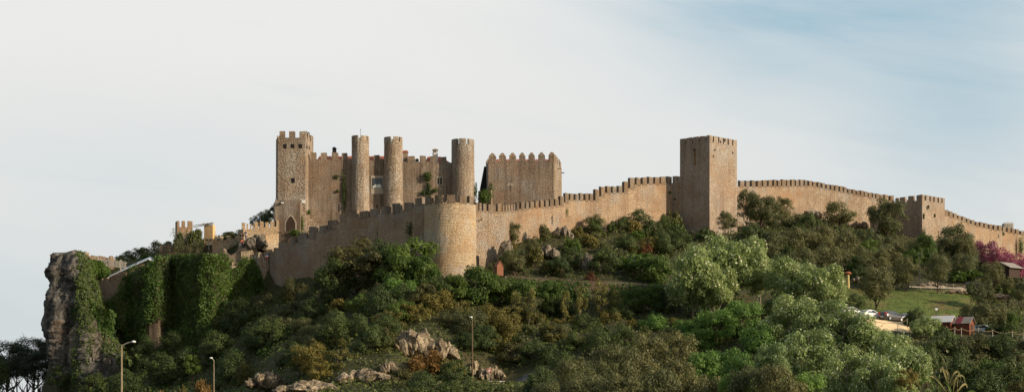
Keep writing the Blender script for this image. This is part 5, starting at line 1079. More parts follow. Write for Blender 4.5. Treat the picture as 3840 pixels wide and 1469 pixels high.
# ================================================================= rocks, road, small things
def srock(label, px, py, w, h, Y=None, dep=2.0, mat='palerock', seed=0, amp=.45, sink=.15, freq=1.0, grp='pale rocks on the hillside'):
    Y = Y or hit(px, py+h*.35) or 260
    return rock('rock', label, 'rock', px, py, Y, w, h, dep, mat, seed, 110, amp, None, None, sink, freq, grp)
srock('ragged pale rock just under the long wall, near the round dark bush', 2109, 858, 76, 64, 294.5, seed=1)
srock('wide pale rock left of the small golden shrub on the slope', 2052, 932, 100, 60, 279, seed=2)
srock('widest pale rock on the slope above the lane', 2189, 966, 125, 74, 276, seed=3)
srock('small pale rock between the wide rocks on the slope', 2126, 918, 50, 36, seed=4, dep=1.2)
srock('small pale rock near the foot of the tall tower', 2510, 893, 26, 16, seed=5, dep=.8)
srock('pale rock hugging the foot of the flank wall', 1897, 930, 34, 110, 278.5, seed=6, dep=1.5)
srock('pale rock at the right of the slope beside the silver poplars', 2462, 985, 60, 40, seed=7)
srock('rubble bank under the bend of the wall right of the tall tower', 3040, 795, 90, 40, 336, seed=8, mat='rubble', dep=2.5)
srock('rubble bank between the olive trees under the sinking wall', 3225, 835, 70, 40, 347, seed=9, mat='rubble', dep=2.5)
srock('small grey stone among the olives under the wall bend', 3070, 850, 26, 24, 322, seed=10, dep=.8)
srock('pale rock beside the footpath at right', 3480, 1062, 90, 26, 278, seed=11, dep=1.5)
srock('pale rock at the right end of the footpath', 3640, 1062, 80, 30, 279, seed=12, dep=1.5)
srock('low dry stone bank below the footpath', 3590, 1090, 130, 22, 273, seed=13, dep=1, mat='rubble')
srock('dry stone bank lower right of the footpath', 3750, 1105, 90, 26, 272, seed=14, dep=1, mat='rubble')
srock('earthy stone bank above the footpath', 3565, 1035, 60, 24, 288, seed=15, dep=1, mat='rubble')
B_ = 'pale rock faces at the bottom'
srock('tall grey rock fin standing out of the ivy right of the cliff', 322, 1290, 64, 270, 290.5, 2.2, 'grey', 41, .5, .0, 1, 'pale rock fins below the ivied walls')
srock('lower grey rock fin above the leftmost street lamp', 408, 1375, 56, 120, 289, 1.8, 'grey', 42, .5, .0, 1, 'pale rock fins below the ivied walls')
srock('small grey rock fin right of the lower one', 442, 1365, 26, 80, 288, 1.4, 'grey', 43, .5, .0, 1, 'pale rock fins below the ivied walls')
srock('long low pale rock band along the bottom edge', 1165, 1446, 280, 64, 212, 3, 'bluff', 21, .5, .1, .8, B_)
srock('pale rock ledge rising to the right above the long low band', 1365, 1402, 230, 70, 216.5, 3, 'bluff', 22, .55, .1, .8, B_)
srock('pale rock knob at the right end of the ledge', 1458, 1368, 60, 50, 219, 2, 'bluff', 23, .5, .1, 1, B_)
srock('shaded grey rock hump at the bottom left of the outcrop', 1000, 1410, 140, 90, 230, 4, 'bluff', 24, .4, .1, 1, B_)
srock('tall pink grey rock face with vertical cracks, left part', 1555, 1265, 160, 130, 230, 3, 'bluff', 25, .6, .1, 1.2, B_)
srock('tall pink grey rock face with vertical cracks, right part', 1655, 1300, 140, 90, 230, 3, 'bluff', 26, .6, .1, 1.2, B_)
srock('reddish rock cutting with upright ribs beside the road sign', 1850, 1398, 110, 74, 235, 3, 'bluff', 27, .6, .0, 1.6, B_)
srock('small reddish rock behind the tall lamp post', 1790, 1380, 60, 70, 235.5, 3, 'bluff', 28, .6, .0, 1.6, B_)
# road
mb = MB(); prs = np.linspace(1745, 2010, 24)
vs = []
for p_ in prs:
    for y_ in (222.5, 226, 231.5): x = xof(p_, y_); vs.append((x, y_, gz(x, y_)+.10))
mb.add(vs, [(3*i+k, 3*i+3+k, 3*i+4+k, 3*i+1+k) for i in range(len(prs)-1) for k in (0, 1)])
M['tar'] = plain('road_asphalt', (.075, .070, .065), .9, var=.15); o = mb.build('road', 'tar'); tag(o, 'short stretch of asphalt road at the bottom', None, None, 'structure')
# guard rail
gr = empty('guard_rail', P(1866, 1440, 221.5), 'short white steel guard rail beside the road at the bottom', 'guard rail')
zr = gz(xof(1866, 221.5), 221.5)+1.4
zr = zof(1428, 221.5)
mb = MB(); x0, x1 = xof(1838, 221.5), xof(1892, 221.5)
mb.box((x0, 221.42, zr-.34), (x1, 221.48, zr-.22)); mb.box((x0, 221.34, zr-.22), (x1, 221.42, zr-.1)); mb.box((x0, 221.42, zr-.1), (x1, 221.48, zr+.02)); mb.build('beam', 'white', gr)
for p_ in (1848, 1887):
    mb = MB(); x = xof(p_, 221.5); mb.box((x-.09, 221.5, zr-1.6), (x+.09, 221.66, zr+.12)); mb.build('post', 'steel', gr)
# yield sign
ys = empty('yield_sign', P(1835, 1440, 224), 'small give way sign, white triangle with red rim, on a thin pole', 'road sign')
c = P(1835, 1388, 224); mb = MB(); mb.tube([(c.x, 224.06, c.z+.15), (c.x, 224.06, c.z-2.4)], .035, 6); mb.build('pole', 'greywood', ys)
def tri(s, y, mat, nm, d=.02):
    mb = MB(); vs = [(c.x-s, y, c.z+s*.58), (c.x+s, y, c.z+s*.58), (c.x, y, c.z-s*1.15)]
    mb.add(vs+[(a, b_+d, e) for a, b_, e in vs], [(0, 2, 1), (3, 4, 5), (0, 1, 4, 3), (1, 2, 5, 4), (2, 0, 3, 5)]); return mb.build(nm, mat, ys)
M['red'] = plain('sign_red', (.55, .03, .02), .5, var=.05, bump=0)
tri(.34, 224, 'red', 'sign_plate'); tri(.2, 223.98, 'white', 'white_panel')
# street lamps
def lamp(label, px, top, Y, hook, base=None, r=.17, taper=.6, head=.36, group='concrete street lamps'):
    x = xof(px, Y); zt = zof(top, Y); zb = gz(x, Y)-.3 if base is None else base
    o = empty('street_lamp', (x, Y, zb), label, 'street lamp', group)
    mb = MB(); mb.tube([(x, Y, zb), (x, Y, zt)], [r, r*taper], 8); mb.build('pole', 'concrete' if px < 1500 else 'oldpole', o)
    mb = MB(); mb.tube([(x, Y, zt-.3), (x, Y, zt+.05), (x+hook*.5, Y-.1, zt+.28), (x+hook, Y-.2, zt+.42)], .05, 6); a = mb.build('arm', 'greywood', o)
    mb = MB(); mb.ico((0, 0, 0), 1); e = Vector((x+hook*1.15, Y-.25, zt+.42)); mb.v = [(e.x+v[0]*head*.8, e.y+v[1]*head*.6, e.z+v[2]*head*.42) for v in mb.v]; mb.build('lamp_head', 'lampglass', o)
lamp('tall concrete street lamp at far left with its arm reaching right', 456, 1296, 160, 1.1, r=.13, head=.28)
lamp('shorter concrete street lamp rising behind the orange shrub', 802, 1352, 225, -.3, r=.11, head=.28)
lamp('weathered street lamp with a white round head beside the rock face', 1771, 1200, 222, -.12, r=.14, head=.27)
# footpath lamp and lantern
for (lab, px, top, base, Y) in (('dark park lamp in front of the bright bushes below the corner tower', 3449, 953, 1030, 282), ('slim dark lantern beside the grey roofed hut at right', 3511, 1150, 1250, 239.5)):
    o = empty('park_lantern', (xof(px, Y), Y, gz(xof(px, Y), Y)), lab, 'lantern'); x = xof(px, Y); zt = zof(top, Y); zb = gz(x, Y)-.2
    mb = MB(); mb.tube([(x, Y, zb), (x, Y, zt-.5)], [.09, .05], 8); mb.build('pole', 'steel', o)
    mb = MB(); mb.prism([(x-.13, Y-.13), (x+.13, Y-.13), (x+.13, Y+.13), (x-.13, Y+.13)], zt-.5, zt-.1, top=[(x-.22, Y-.22), (x+.22, Y-.22), (x+.22, Y+.22), (x-.22, Y+.22)]); mb.build('lantern_glass', 'lampglass' if px > 3500 else 'steel', o)
    mb = MB(); mb.prism([(x-.27, Y-.27), (x+.27, Y-.27), (x+.27, Y+.27), (x-.27, Y+.27)], zt-.1, zt+.12, top=[(x-.05, Y-.05), (x+.05, Y-.05), (x+.05, Y+.05), (x-.05, Y+.05)]); mb.build('lantern_cap', 'steel', o)
# floodlight pole among the ruins
o = empty('floodlight_pole', P(783, 955, 301.5), 'thin black pole with twin floodlights above the ivied wall', 'floodlight'); a, b_ = P(783, 957, 301.5), P(783, 903, 301.5)
mb = MB(); mb.tube([a, b_], .06, 6); mb.build('pole', 'steel', o)
for dx in (-.35, .35):
    mb = MB(); mb.box((b_.x+dx-.27, 301.2, b_.z-.05), (b_.x+dx+.27, 301.5, b_.z+.4)); mb.build('lamp_head', 'steel', o, bevel=.03)
# wooden booth by the bastion
def hut(name, label, px, py, Y, w, d, h, rh, rot, roofmat, wallmat='wood', over=.25, door=True, cat='hut', grp=None, stripe=None):
    "py is the row of its foot; gable faces local -y"
    z = zof(py, Y); x = xof(px, Y); o = empty(name, (x, Y, z), label, cat, grp)
    c, s = math.cos(rot), math.sin(rot); tr = lambda p: (x+p[0]*c-p[1]*s, Y+p[0]*s+p[1]*c, z+p[2])
    hw, hd = w/2, d/2
    mb = MB(); pr = [(-hw, -.6), (hw, -.6), (hw, h), (0, h+rh), (-hw, h)]; n = 5
    mb.add([tr((a, -hd, b_)) for a, b_ in pr]+[tr((a, hd, b_)) for a, b_ in pr], [tuple(range(n)), tuple(range(2*n-1, n-1, -1))]+[(i, i+n, (i+1) % n+n, (i+1) % n) for i in range(n)]); mb.build('walls', wallmat, o)
    for sg in (-1, 1):
        mb = MB(); e = hw+over; ze = h-rh*over/hw; A = [(0, -hd-over, h+rh+.02), (sg*e, -hd-over, ze+.02), (sg*e, hd+over, ze+.02), (0, hd+over, h+rh+.02)]
        mb.add([tr(p) for p in A]+[tr((p[0], p[1], p[2]+.09)) for p in A], [(0, 1, 2, 3), (4, 7, 6, 5), (0, 4, 5, 1), (1, 5, 6, 2), (2, 6, 7, 3), (3, 7, 4, 0)]); rf = mb.build('roof', roofmat, o)
        if stripe and sg == -1:
            mb = MB(); y0, y1 = stripe; A = [(-.02, y0, h+rh+.12), (-e-.01, y0, ze+.12), (-e-.01, y1, ze+.12), (-.02, y1, h+rh+.12)]
            mb.add([tr(p) for p in A]+[tr((p[0], p[1], p[2]+.02)) for p in A], [(0, 1, 2, 3), (4, 7, 6, 5), (0, 4, 5, 1), (1, 5, 6, 2), (2, 6, 7, 3), (3, 7, 4, 0)]); mb.build('red_panel', 'redpaint', rf)
    if door:
        mb = MB(); dw = min(.45, hw*.55); A = [(-dw, 0), (dw, 0), (dw, h*.85), (-dw, h*.85)]; 
        mb.add([tr((a, -hd-.03, b_)) for a, b_ in A]+[tr((a, -hd+.05, b_)) for a, b_ in A], [(0, 1, 2, 3), (7, 6, 5, 4), (0, 4, 5, 1), (1, 5, 6, 2), (2, 6, 7, 3), (3, 7, 4, 0)]); mb.build('door', 'door', o)
    return o
M['terra'] = plain('orange_brown_boards', (.24, .10, .055), .8, var=.25, sc=4)
hut('wooden_booth', 'small orange brown wooden booth with a steep roof at the foot of the bastion', 1870, 1020, 263.5, 1.15, 1.2, .95, .85, .45, 'terra', 'terra', .1, False)
hut('wooden_shed', 'red brown wooden shed with a clean white roof above the rope fence', 3536, 1252, 238.5, 1.7, 3.0, 1.9, .75, .95, 'white', grp='wooden sheds by the car park')
hut('wooden_shed', 'wider wooden shed with a red panel on its grey roof', 3612, 1258, 237.5, 2.0, 2.6, 1.9, .8, .95, 'felt', grp='wooden sheds by the car park', stripe=(-.1, .75))
hut('timber_hut', 'dark timber hut with a grey boarded roof below the pink trees', 3775, 1030, 284, 3.2, 3.2, 1.3, .8, -.9, 'felt', 'door', .5, False)
# yellow pillar with red cap
o = empty('yellow_pillar', P(3181, 1062, 262), 'slim yellow pillar with a round red cap beside the poplars', 'pillar'); a = P(3181, 1080, 262); b_ = P(3180, 1026, 262)
mb = MB(); mb.tube([a, b_], [.24, .2], 10); M['yel'] = plain('yellow_paint', (.55, .42, .17), .7, var=.1); mb.build('shaft', 'yel', o)
mb = MB(); mb.lathe([(.05, b_.z-.1), (.5, b_.z-.05), (.62, b_.z+.08), (.38, b_.z+.3), (.05, b_.z+.38)], (b_.x, b_.y), 16); mb.build('cap', 'tile', o)
srock('pink sandstone block beside the yellow pillar', 3215, 1040, 40, 30, 264, seed=31, dep=1, mat='palerock')
# sand bank
M['sand'] = plain('golden_sand', (.80, .60, .36), .95, var=.14, sc=1.2, bump=.5)
xs = np.linspace(3150, 3432, 80); vs = []; tp = lambda p: np.interp(p, [3150, 3250, 3330, 3410, 3432], [1190, 1192, 1202, 1209, 1222])
nr_ = 26
for i, t in enumerate(np.linspace(0, 1, nr_)):
    for p_ in xs:
        e = min(1, (3432-p_)/40+.1); y_ = 238.6-4.2*t*1.0-1.2*math.sin(t*3.1); pt = tp(p_)+t*(64+0*p_); q = P(p_, pt, y_+.8*(1-e))
        vs.append((q.x, q.y, q.z))
vs = np.array(vs); dn_ = fbm(vs*.9, 4, 77)*.22*np.clip(np.repeat(np.linspace(0, 1, nr_), len(xs))*6, 0, 1); vs[:, 1] -= dn_; 
tops = vs[:len(xs)].copy(); bk = tops.copy(); bk[:, 1] += 9; bk[:, 2] += .06; 
vs = np.concatenate([bk, vs]); idx = np.arange(len(vs)).reshape(nr_+1, len(xs)); Fq = np.stack([idx[:-1, :-1], idx[1:, :-1], idx[1:, 1:], idx[:-1, 1:]], -1).reshape(-1, 4)
tag(link('sand_bank', npmesh('sand_bank', vs, Fq, 'sand', smooth=True)), 'bright golden sand bank carrying the car park', None, None, 'structure')
# footpath
mb = MB(); vs = []
for p_ in np.linspace(3410, 3700, 40):
    for y_ in (275.4, 276.2, 277.2): x = xof(p_, y_); vs.append((x, y_, gz(x, y_)+.10))
mb.add(vs, [(3*i+k, 3*i+3+k, 3*i+4+k, 3*i+1+k) for i in range(39) for k in (0, 1)]); M['pathm'] = plain('pale_path_gravel', (.46, .38, .29), .95, var=.2, sc=2)
tag(mb.build('footpath', 'pathm'), 'pale gravel footpath above the meadow', None, None, 'structure')
# rope fences: each post a thing would be lifted on its own; one fence = posts + ropes
def ropefence(label, pts, h, r=.06, sag=.35, nr=1):
    o = empty('rope_fence', pts[0], label, 'fence', 'rope fences with wooden posts')
    for p in pts:
        mb = MB(); mb.tube([(p[0], p[1], p[2]-.3), (p[0], p[1], p[2]+h)], r, 6); mb.build('post', 'greywood', o)
    for i in range(len(pts)-1):
        for q in range(nr):
            hh = h*(.92-.45*q); a = Vector(pts[i])+Vector((0, 0, hh)); b_ = Vector(pts[i+1])+Vector((0, 0, hh))
            mb = MB(); mb.tube([a.lerp(b_, t)+Vector((0, -.05, -sag*4*t*(1-t))) for t in np.linspace(0, 1, 9)], .035, 5, cap=False); mb.build('rope', 'rope', o)
    return o
ropefence('rope fence sagging between posts in front of the wooden sheds', [P(p_, y_, 233.8) for p_, y_ in ((3548, 1248), (3580, 1251), (3605, 1254), (3655, 1257), (3668, 1253), (3722, 1262), (3796, 1266), (3836, 1272), (3880, 1277))], 1.05)
ropefence('wire fence with dark posts on the sand bank in front of the cars', [P(p_, y_, 234.0) for p_, y_ in ((3225, 1222), (3283, 1234), (3366, 1237), (3402, 1225))], 1.25, .045, .2)
ropefence('rope fence with wooden posts along the footpath', [Vector((xof(p_, 275), 275, gz(xof(p_, 275), 275))) for p_ in (3418, 3450, 3492, 3550, 3575, 3615, 3645, 3675)], 1.1, .06, .2, 2)
# ---- cars
def car(label, px, py, Y, yaw, paint, L=4.2, W=1.74, H=1.46, hatch=False, pitch=0):
    x, z = xof(px, Y), zof(py, Y); o = empty('parked_car', (x, Y, z), label, 'car', 'cars parked above the sand bank', 0); o.rotation_euler = (0, pitch, yaw)
    # local: +x nose
    if hatch: st = [(-2.08, .45, .80, .80, .62), (-1.98, .26, .98, 1.02, .78), (-1.80, .22, 1.0, 1.30, .84), (-1.45, .2, .98, 1.44, .86), (-.7, .2, .95, 1.50, .87), (.1, .2, .93, 1.46, .87), (.55, .2, .92, 1.30, .87), (1.0, .2, .92, 1.0, .87), (1.25, .2, .90, .92, .86), (1.75, .22, .80, .81, .82), (2.0, .28, .66, .67, .72), (2.1, .38, .52, .53, .6)]
    else: st = [(-2.2, .42, .74, .75, .66), (-2.1, .26, .94, .95, .80), (-1.75, .22, .97, .99, .85), (-1.5, .2, .96, 1.08, .86), (-1.05, .2, .95, 1.36, .87), (-.5, .2, .94, 1.45, .87), (.1, .2, .92, 1.43, .87), (.55, .2, .91, 1.26, .87), (.98, .2, .90, .97, .87), (1.25, .2, .88, .90, .86), (1.8, .22, .78, .79, .82), (2.08, .28, .64, .65, .72), (2.2, .38, .5, .51, .6)]
    s = H/1.46; mb = MB(); vs = []; prof = []
    for (a, zb, zl, zr_, hw) in st:
        hr = hw-(.20 if zr_ > 1.15 else (.06 if zr_ > zl+.05 else .04)); 
        ring = [(-hw*.9, zb), (-hw, zb+.15), (-hw*1.0, (zb+zl)/2), (-hw*.96, zl), (-hr*.98, zr_-.05*(zr_-zl)), (-hr*.8, zr_+.0), (0, zr_+.02), (hr*.8, zr_), (hr*.98, zr_-.05*(zr_-zl)), (hw*.96, zl), (hw, (zb+zl)/2), (hw, zb+.15), (hw*.9, zb)]
        prof.append(ring); vs += [(a, p[0], p[1]*s) for p in ring]
    n = len(prof[0]); fs = [(i*n+k, i*n+(k+1) % n, (i+1)*n+(k+1) % n, (i+1)*n+k) for i in range(len(st)-1) for k in range(n)]+[tuple(range(n-1, -1, -1)), tuple((len(st)-1)*n+k for k in range(n))]
    mb.add(vs, fs); me = mb.mesh('body', paint, True); b = link('body', me, o)
    # glass band: side panes, windscreen, rear screen, each lifted off the body by 12 mm
    def pane(nm, pts, off):
        m2 = MB(); k = len(pts); of = Vector(off); m2.add([Vector(p)+of for p in pts]+[Vector(p)+of*.2 for p in pts], [tuple(range(k)), tuple(range(2*k-1, k-1, -1))]+[(i, i+k, (i+1) % k+k, (i+1) % k) for i in range(k)]); return link(nm, m2.mesh(nm, 'carglass'), b)
    cab = [t for t in st if t[3] > 1.15]
    for sd in (-1, 1):
        lo = [(t[0], sd*(t[4]*.955), (t[2]+.03)*s) for t in cab]; hi = [(t[0], sd*(t[4]-.19)*.99, (t[3]-.11)*s) for t in cab]
        i0 = st.index(cab[0]); i1 = st.index(cab[-1]); lo = [((st[i0-1][0]+cab[0][0])/2+.02, lo[0][1], lo[0][2])]+lo+[(st[i1+1][0]-.12, lo[-1][1], lo[-1][2])]
        pane('side_window', lo+hi[::-1], (0, sd*.025, 0))
    a, b2 = cab[-1], st[st.index(cab[-1])+1]; pane('windscreen', [(a[0]+.02, -(a[4]-.24), (a[3]-.05)*s), (a[0]+.02, a[4]-.24, (a[3]-.05)*s), (b2[0]-.04, b2[4]-.16, (b2[3]+.03)*s), (b2[0]-.04, -(b2[4]-.16), (b2[3]+.03)*s)], (.03, 0, .03))
    a, b2 = cab[0], st[st.index(cab[0])-1]; pane('rear_window', [(a[0]-.02, a[4]-.24, (a[3]-.05)*s), (a[0]-.02, -(a[4]-.24), (a[3]-.05)*s), (b2[0]+.03, -(b2[4]-.16), (b2[3]+.04)*s), (b2[0]+.03, b2[4]-.16, (b2[3]+.04)*s)], (-.03, 0, .03))
    for (wx) in (st[0][0]+.82, st[-1][0]-.82):
        for sd in (-1, 1):
            w = bpy.data.objects.new('wheel', None); COL.objects.link(w); w.parent = o; w.location = (wx, sd*.80, .31); w.rotation_euler.x = math.pi/2
            m2 = MB(); m2.lathe([(.2, -.1), (.30, -.11), (.32, -.06), (.32, .06), (.30, .11), (.2, .1)], (0, 0), 20); link('tyre', m2.mesh('tyre', 'tyre'), w)
            m2 = MB(); m2.lathe([(.04, -.105), (.2, -.115), (.22, -.06), (.22, .06), (.2, .115), (.04, .105)], (0, 0), 14); link('rim', m2.mesh('rim', 'rim'), w)
    e0, e1 = st[1], st[-2]
    for sd in (-1, 1):
        m2 = MB(); zt = (.98 if hatch else .86)*s; m2.box((e0[0]-.06, sd*.58-.13, zt-.22), (e0[0]+.22, sd*.62+.15, zt+(.22 if hatch else .04))); link('tail_light', m2.mesh('tail_light', 'taillight'), o)
        m2 = MB(); m2.box((e1[0]-.22, sd*.56-.14, .52*s), (e1[0]+.05, sd*.56+.14, .66*s)); link('headlight', m2.mesh('headlight', 'lampglass'), o)
        m2 = MB(); m2.box((.72, sd*.98-.09, .93*s), (.86, sd*.98+.09, 1.07*s)); link('wing_mirror', m2.mesh('wing_mirror', 'steel' if sd < 0 else paint), o)
    m2 = MB(); m2.box((st[0][0]-.04, -.24, .5), (st[0][0]+.02, .24, .61)); link('number_plate', m2.mesh('number_plate', 'white'), o)
    return o
M['carglass'] = plain('car_glass', (.03, .04, .05), .08, spec=.6, var=.05, bump=0); M['tyre'] = plain('tyre_rubber', (.02, .02, .02), .9, var=.1, bump=0); M['rim'] = plain('alloy_rim', (.55, .55, .55), .35, spec=.5, var=.05, bump=0)
M['taillight'] = plain('red_tail_lens', (.55, .02, .015), .2, spec=.6, var=.05, bump=0)
M['pwhite'] = plain('white_car_paint', (.78, .79, .80), .3, spec=.5, var=.01, bump=0, coat=.6); M['pgrey'] = plain('graphite_car_paint', (.055, .057, .062), .28, spec=.5, var=.02, bump=0, coat=.6); M['psilver'] = plain('silver_car_paint', (.42, .44, .46), .32, spec=.5, var=.02, bump=0, coat=.6)
M['pblue'] = plain('pale_blue_paint', (.45, .58, .66), .35, spec=.5, var=.02, bump=0, coat=.5)
car('white saloon parked nose right above the golden sand bank', 3262, 1197, 241, math.radians(34), 'pwhite', pitch=math.radians(2))
car('dark grey hatchback with a big red tail light, right of the white saloon', 3342, 1203.5, 240.6, math.radians(36), 'pgrey', hatch=True, pitch=math.radians(2))
car('silver car half hidden behind poplar leaves, left of the white saloon', 3190, 1186, 243.5, math.radians(28), 'psilver', pitch=math.radians(1))
car('dark car almost hidden behind bushes, right of the grey hatchback', 3402, 1210, 242.5, math.radians(33), 'pgrey')
car('pale blue car half hidden beside the sheds', 3694, 1252, 243, math.radians(-30), 'pblue')
# ---- reeds close to the viewer
o = empty('giant_reed', P(3545, 1500+360, 42), 'dry giant reed with drooping straw coloured blades close to the viewer', 'reed')
rg = random.Random(5); zb = -3.1
o.location = (xof(3560, 42), 42, zb)
def blade(x0, z0, pts, w, mat='reed'):
    mb = MB(); vs = []; n = len(pts)
    for i, p in enumerate(pts):
        p = Vector(p); d = (Vector(pts[min(i+1, n-1)])-Vector(pts[max(i-1, 0)])).normalized(); s = d.cross(Vector((0, 1, 0))); s = s.normalized() if s.length > 1e-3 else Vector((1, 0, 0))
        ww = w*math.sin(math.pi*(i+.6)/(n+.2))**.6/2; f = Vector((0, .3*ww, 0)); vs += [p-s*ww, p+f, p+s*ww]
    mb.add(vs, [(3*i+k, 3*i+3+k, 3*i+4+k, 3*i+1+k) for i in range(n-1) for k in (0, 1)]); return mb.build('blade', mat, o)
def pxp(px, py, Y=42): return P(px, py, Y)
stems = [((3560, 3556), 1395), ((3580, 3590), 1425), ((3500, 3520), 1440)]
for (xb, xt), top in stems:
    mb = MB(); a = pxp(xb, 1500+(3.1/42*F)); b_ = pxp(xt, top); mb.tube([a, (a+b_)/2+Vector((.02, 0, 0)), b_], [.02, .016, .009], 7); mb.build('stem', 'reed', o)
M['reedg'] = leaf_mat('green_reed_blades', (.05, .09, .02), (.12, .17, .045), None, 0, .3)
for pts, w, mt in (
    ([(3556, 1440), (3558, 1405), (3552, 1388), (3535, 1382), (3545, 1400)], .06, 'reed'),
    ([(3556, 1450), (3548, 1410), (3536, 1378), (3530, 1374), (3528, 1395)], .06, 'reed'), ([(3560, 1440), (3575, 1400), (3590, 1388), (3600, 1396), (3604, 1425)], .055, 'reed'), ([(3562, 1452), (3585, 1412), (3605, 1402), (3618, 1412), (3620, 1440)], .05, 'reed'),
    ([(3550, 1469), (3520, 1425), (3500, 1408), (3488, 1410)], .05, 'reed'), ([(3575, 1469), (3580, 1430), (3590, 1410), (3596, 1402)], .05, 'reed'), ([(3590, 1469), (3610, 1440), (3624, 1436), (3628, 1452)], .05, 'reed'),
    ([(3520, 1500), (3505, 1455), (3490, 1420), (3480, 1380)], .05, 'reedg'), ([(3530, 1500), (3528, 1460), (3520, 1430), (3524, 1400)], .05, 'reedg'), ([(3600, 1500), (3625, 1470), (3650, 1460), (3665, 1475)], .05, 'reedg'), ([(3570, 1500), (3566, 1460), (3556, 1440), (3540, 1430)], .06, 'reedg'), ([(3540, 1500), (3500, 1470), (3480, 1450), (3470, 1470)], .05, 'reedg'), ([(3556, 1400), (3550, 1370), (3535, 1340), (3520, 1318)], .018, 'reed')):
    q = [tuple(pxp(a, b_, 42+rg.uniform(-.15, .15))) for a, b_ in pts]; q2 = []
    for i in range(len(q)-1):
        for t in (0, .33, .66): q2.append(tuple(Vector(q[i]).lerp(Vector(q[i+1]), t)))
    q2.append(q[-1])
    for _ in range(3):
        q2 = [q2[0]]+[tuple((Vector(q2[i-1])+Vector(q2[i])*2+Vector(q2[i+1]))/4) for i in range(1, len(q2)-1)]+[q2[-1]]
    blade(0, 0, q2, w, mt)
# ---- tents and flags behind the wall, visitors
M['pale'] = plain('pale_canvas', (.62, .70, .78), .8, var=.08); M['cream'] = plain('pink_canvas', (.72, .50, .42), .8, var=.08); M['blue'] = plain('blue_cloth', (.10, .16, .30), .8, var=.1)
o = empty('market_tent', P(961, 990, 296.8), 'pale blue market tent peeking over the wall stump', 'tent')
mb = MB(); c = P(961, 985, 296.9); mb.box((c.x-.25, 296.5, c.z-.6), (c.x+.25, 297.2, c.z+1.0)); mb.build('side_canvas', 'pale', o); mb = MB(); mb.box((c.x-.22, 296.44, c.z-.6), (c.x+.22, 296.48, c.z+.3)); mb.build('awning', 'cream', o)
mb = MB(); mb.prism([(c.x-.4, 296.4), (c.x+.4, 296.4), (c.x+.4, 297.2), (c.x-.4, 297.2)], c.z+1.0, c.z+1.4, top=[(c.x-.05, 296.7), (c.x+.05, 296.7), (c.x+.05, 296.9), (c.x-.05, 296.9)]); mb.build('canopy', 'pale', o)
o = empty('flag', P(1003, 970, 297.4), 'small red white and blue cloth showing above the wall stump', 'flag'); c = P(1001, 960, 295.2)
mb = MB(); mb.tube([(c.x+.28, c.y, c.z-1.5), (c.x+.28, c.y, c.z+.55)], .03, 6); mb.build('pole', 'steel', o)
for i, mt in enumerate(('red', 'white', 'blue')): mb = MB(); mb.box((c.x-.25, c.y, c.z-.35+i*.26), (c.x+.24, c.y+.03, c.z-.09+i*.26)); mb.build('cloth_stripe', mt, o)
def skin(name, pts, edges, mat, root=0, sub=1):
    me = bpy.data.meshes.new(name); me.from_pydata([p for p, r in pts], edges, []); me.materials.append(M[mat])
    ob = bpy.data.objects.new(name, me); COL.objects.link(ob)
    md = ob.modifiers.new('skin', 'SKIN')
    for i, (p, r) in enumerate(pts): me.skin_vertices[0].data[i].radius = (r, r)
    for i in range(len(pts)): me.skin_vertices[0].data[i].use_root = (i == root)
    s = ob.modifiers.new('sub', 'SUBSURF'); s.levels = sub; s.render_levels = sub; return ob
for k, v in (('skinc', (.50, .30, .20)), ('navy', (.03, .045, .09)), ('black', (.02, .02, .022)), ('jeans', (.08, .11, .17)), ('coral', (.60, .12, .08)), ('cloth', (.6, .6, .58)), ('hair', (.03, .02, .015)), ('khaki', (.25, .20, .13))): M[k] = plain('person_'+k, v, .8, var=.1, bump=0)
def person(label, px, py, Y, h, top, legs, rz=0, step=.12, bend=0, bag=None):
    o = empty('person', P(px, py, Y), label, 'person', None, rz); s = h/1.75
    v = lambda x, y, z, r: ((x*s, y*s, z*s), r*s)
    pts = [v(0, 0, .95, .14), v(0, -.02, 1.18, .15), v(0, -.03-bend, 1.40, .15), v(0, -.03-bend, 1.50, .06), v(0, -.04-bend, 1.60, .10), v(0, -.04-bend, 1.69, .085),
           v(-.10, -step*.4, .52, .075), v(-.10, -step, .10, .05), v(-.10, -step-.14, .04, .04), v(.10, step*.4, .52, .075), v(.10, step, .10, .05), v(.10, step-.14, .04, .04),
           v(-.19, -.03-bend, 1.40, .06), v(-.25, -.02, 1.14, .045), v(-.24, -.14, .92, .035), v(-.24, -.17, .84, .03), v(.19, -.03-bend, 1.40, .06), v(.26, .02, 1.14, .045), v(.25, -.08, .92, .035), v(.25, -.11, .84, .03)]
    E = [(0, 1), (1, 2), (2, 3), (3, 4), (4, 5), (0, 6), (6, 7), (7, 8), (0, 9), (9, 10), (10, 11), (2, 12), (12, 13), (13, 14), (14, 15), (2, 16), (16, 17), (17, 18), (18, 19)]
    b = skin('body', pts, E, 'skinc'); b.parent = o
    g = lambda i, k=1.18: (pts[i][0], pts[i][1]*k)
    j = skin('jacket', [g(0, 1.15), g(1), g(2), g(12, 1.3), g(13, 1.4), g(14, 1.4), g(16, 1.3), g(17, 1.4), g(18, 1.4)], [(0, 1), (1, 2), (2, 3), (3, 4), (4, 5), (2, 6), (6, 7), (7, 8)], top); j.parent = b
    t = skin('trousers', [g(0, 1.1), g(6, 1.25), g(7, 1.35), g(9, 1.25), g(10, 1.35)], [(0, 1), (1, 2), (0, 3), (3, 4)], legs); t.parent = b
    hd = pts[5][0]; m2 = MB(); m2.ico((0, 0, 0), 1, n=10, m=8); m2.v = [(hd[0]+a*.105*s, hd[1]+(b_*.115+.02)*s, hd[2]+(c_*.10+.025)*s) for a, b_, c_ in m2.v]; link('hair', m2.mesh('hair', 'hair', True), b)
    if bag: m2 = MB(); m2.box((.22*s, -.06*s, .95*s), (.34*s, .12*s, 1.35*s)); link('shoulder_bag', m2.mesh('shoulder_bag', bag), b)
    return o
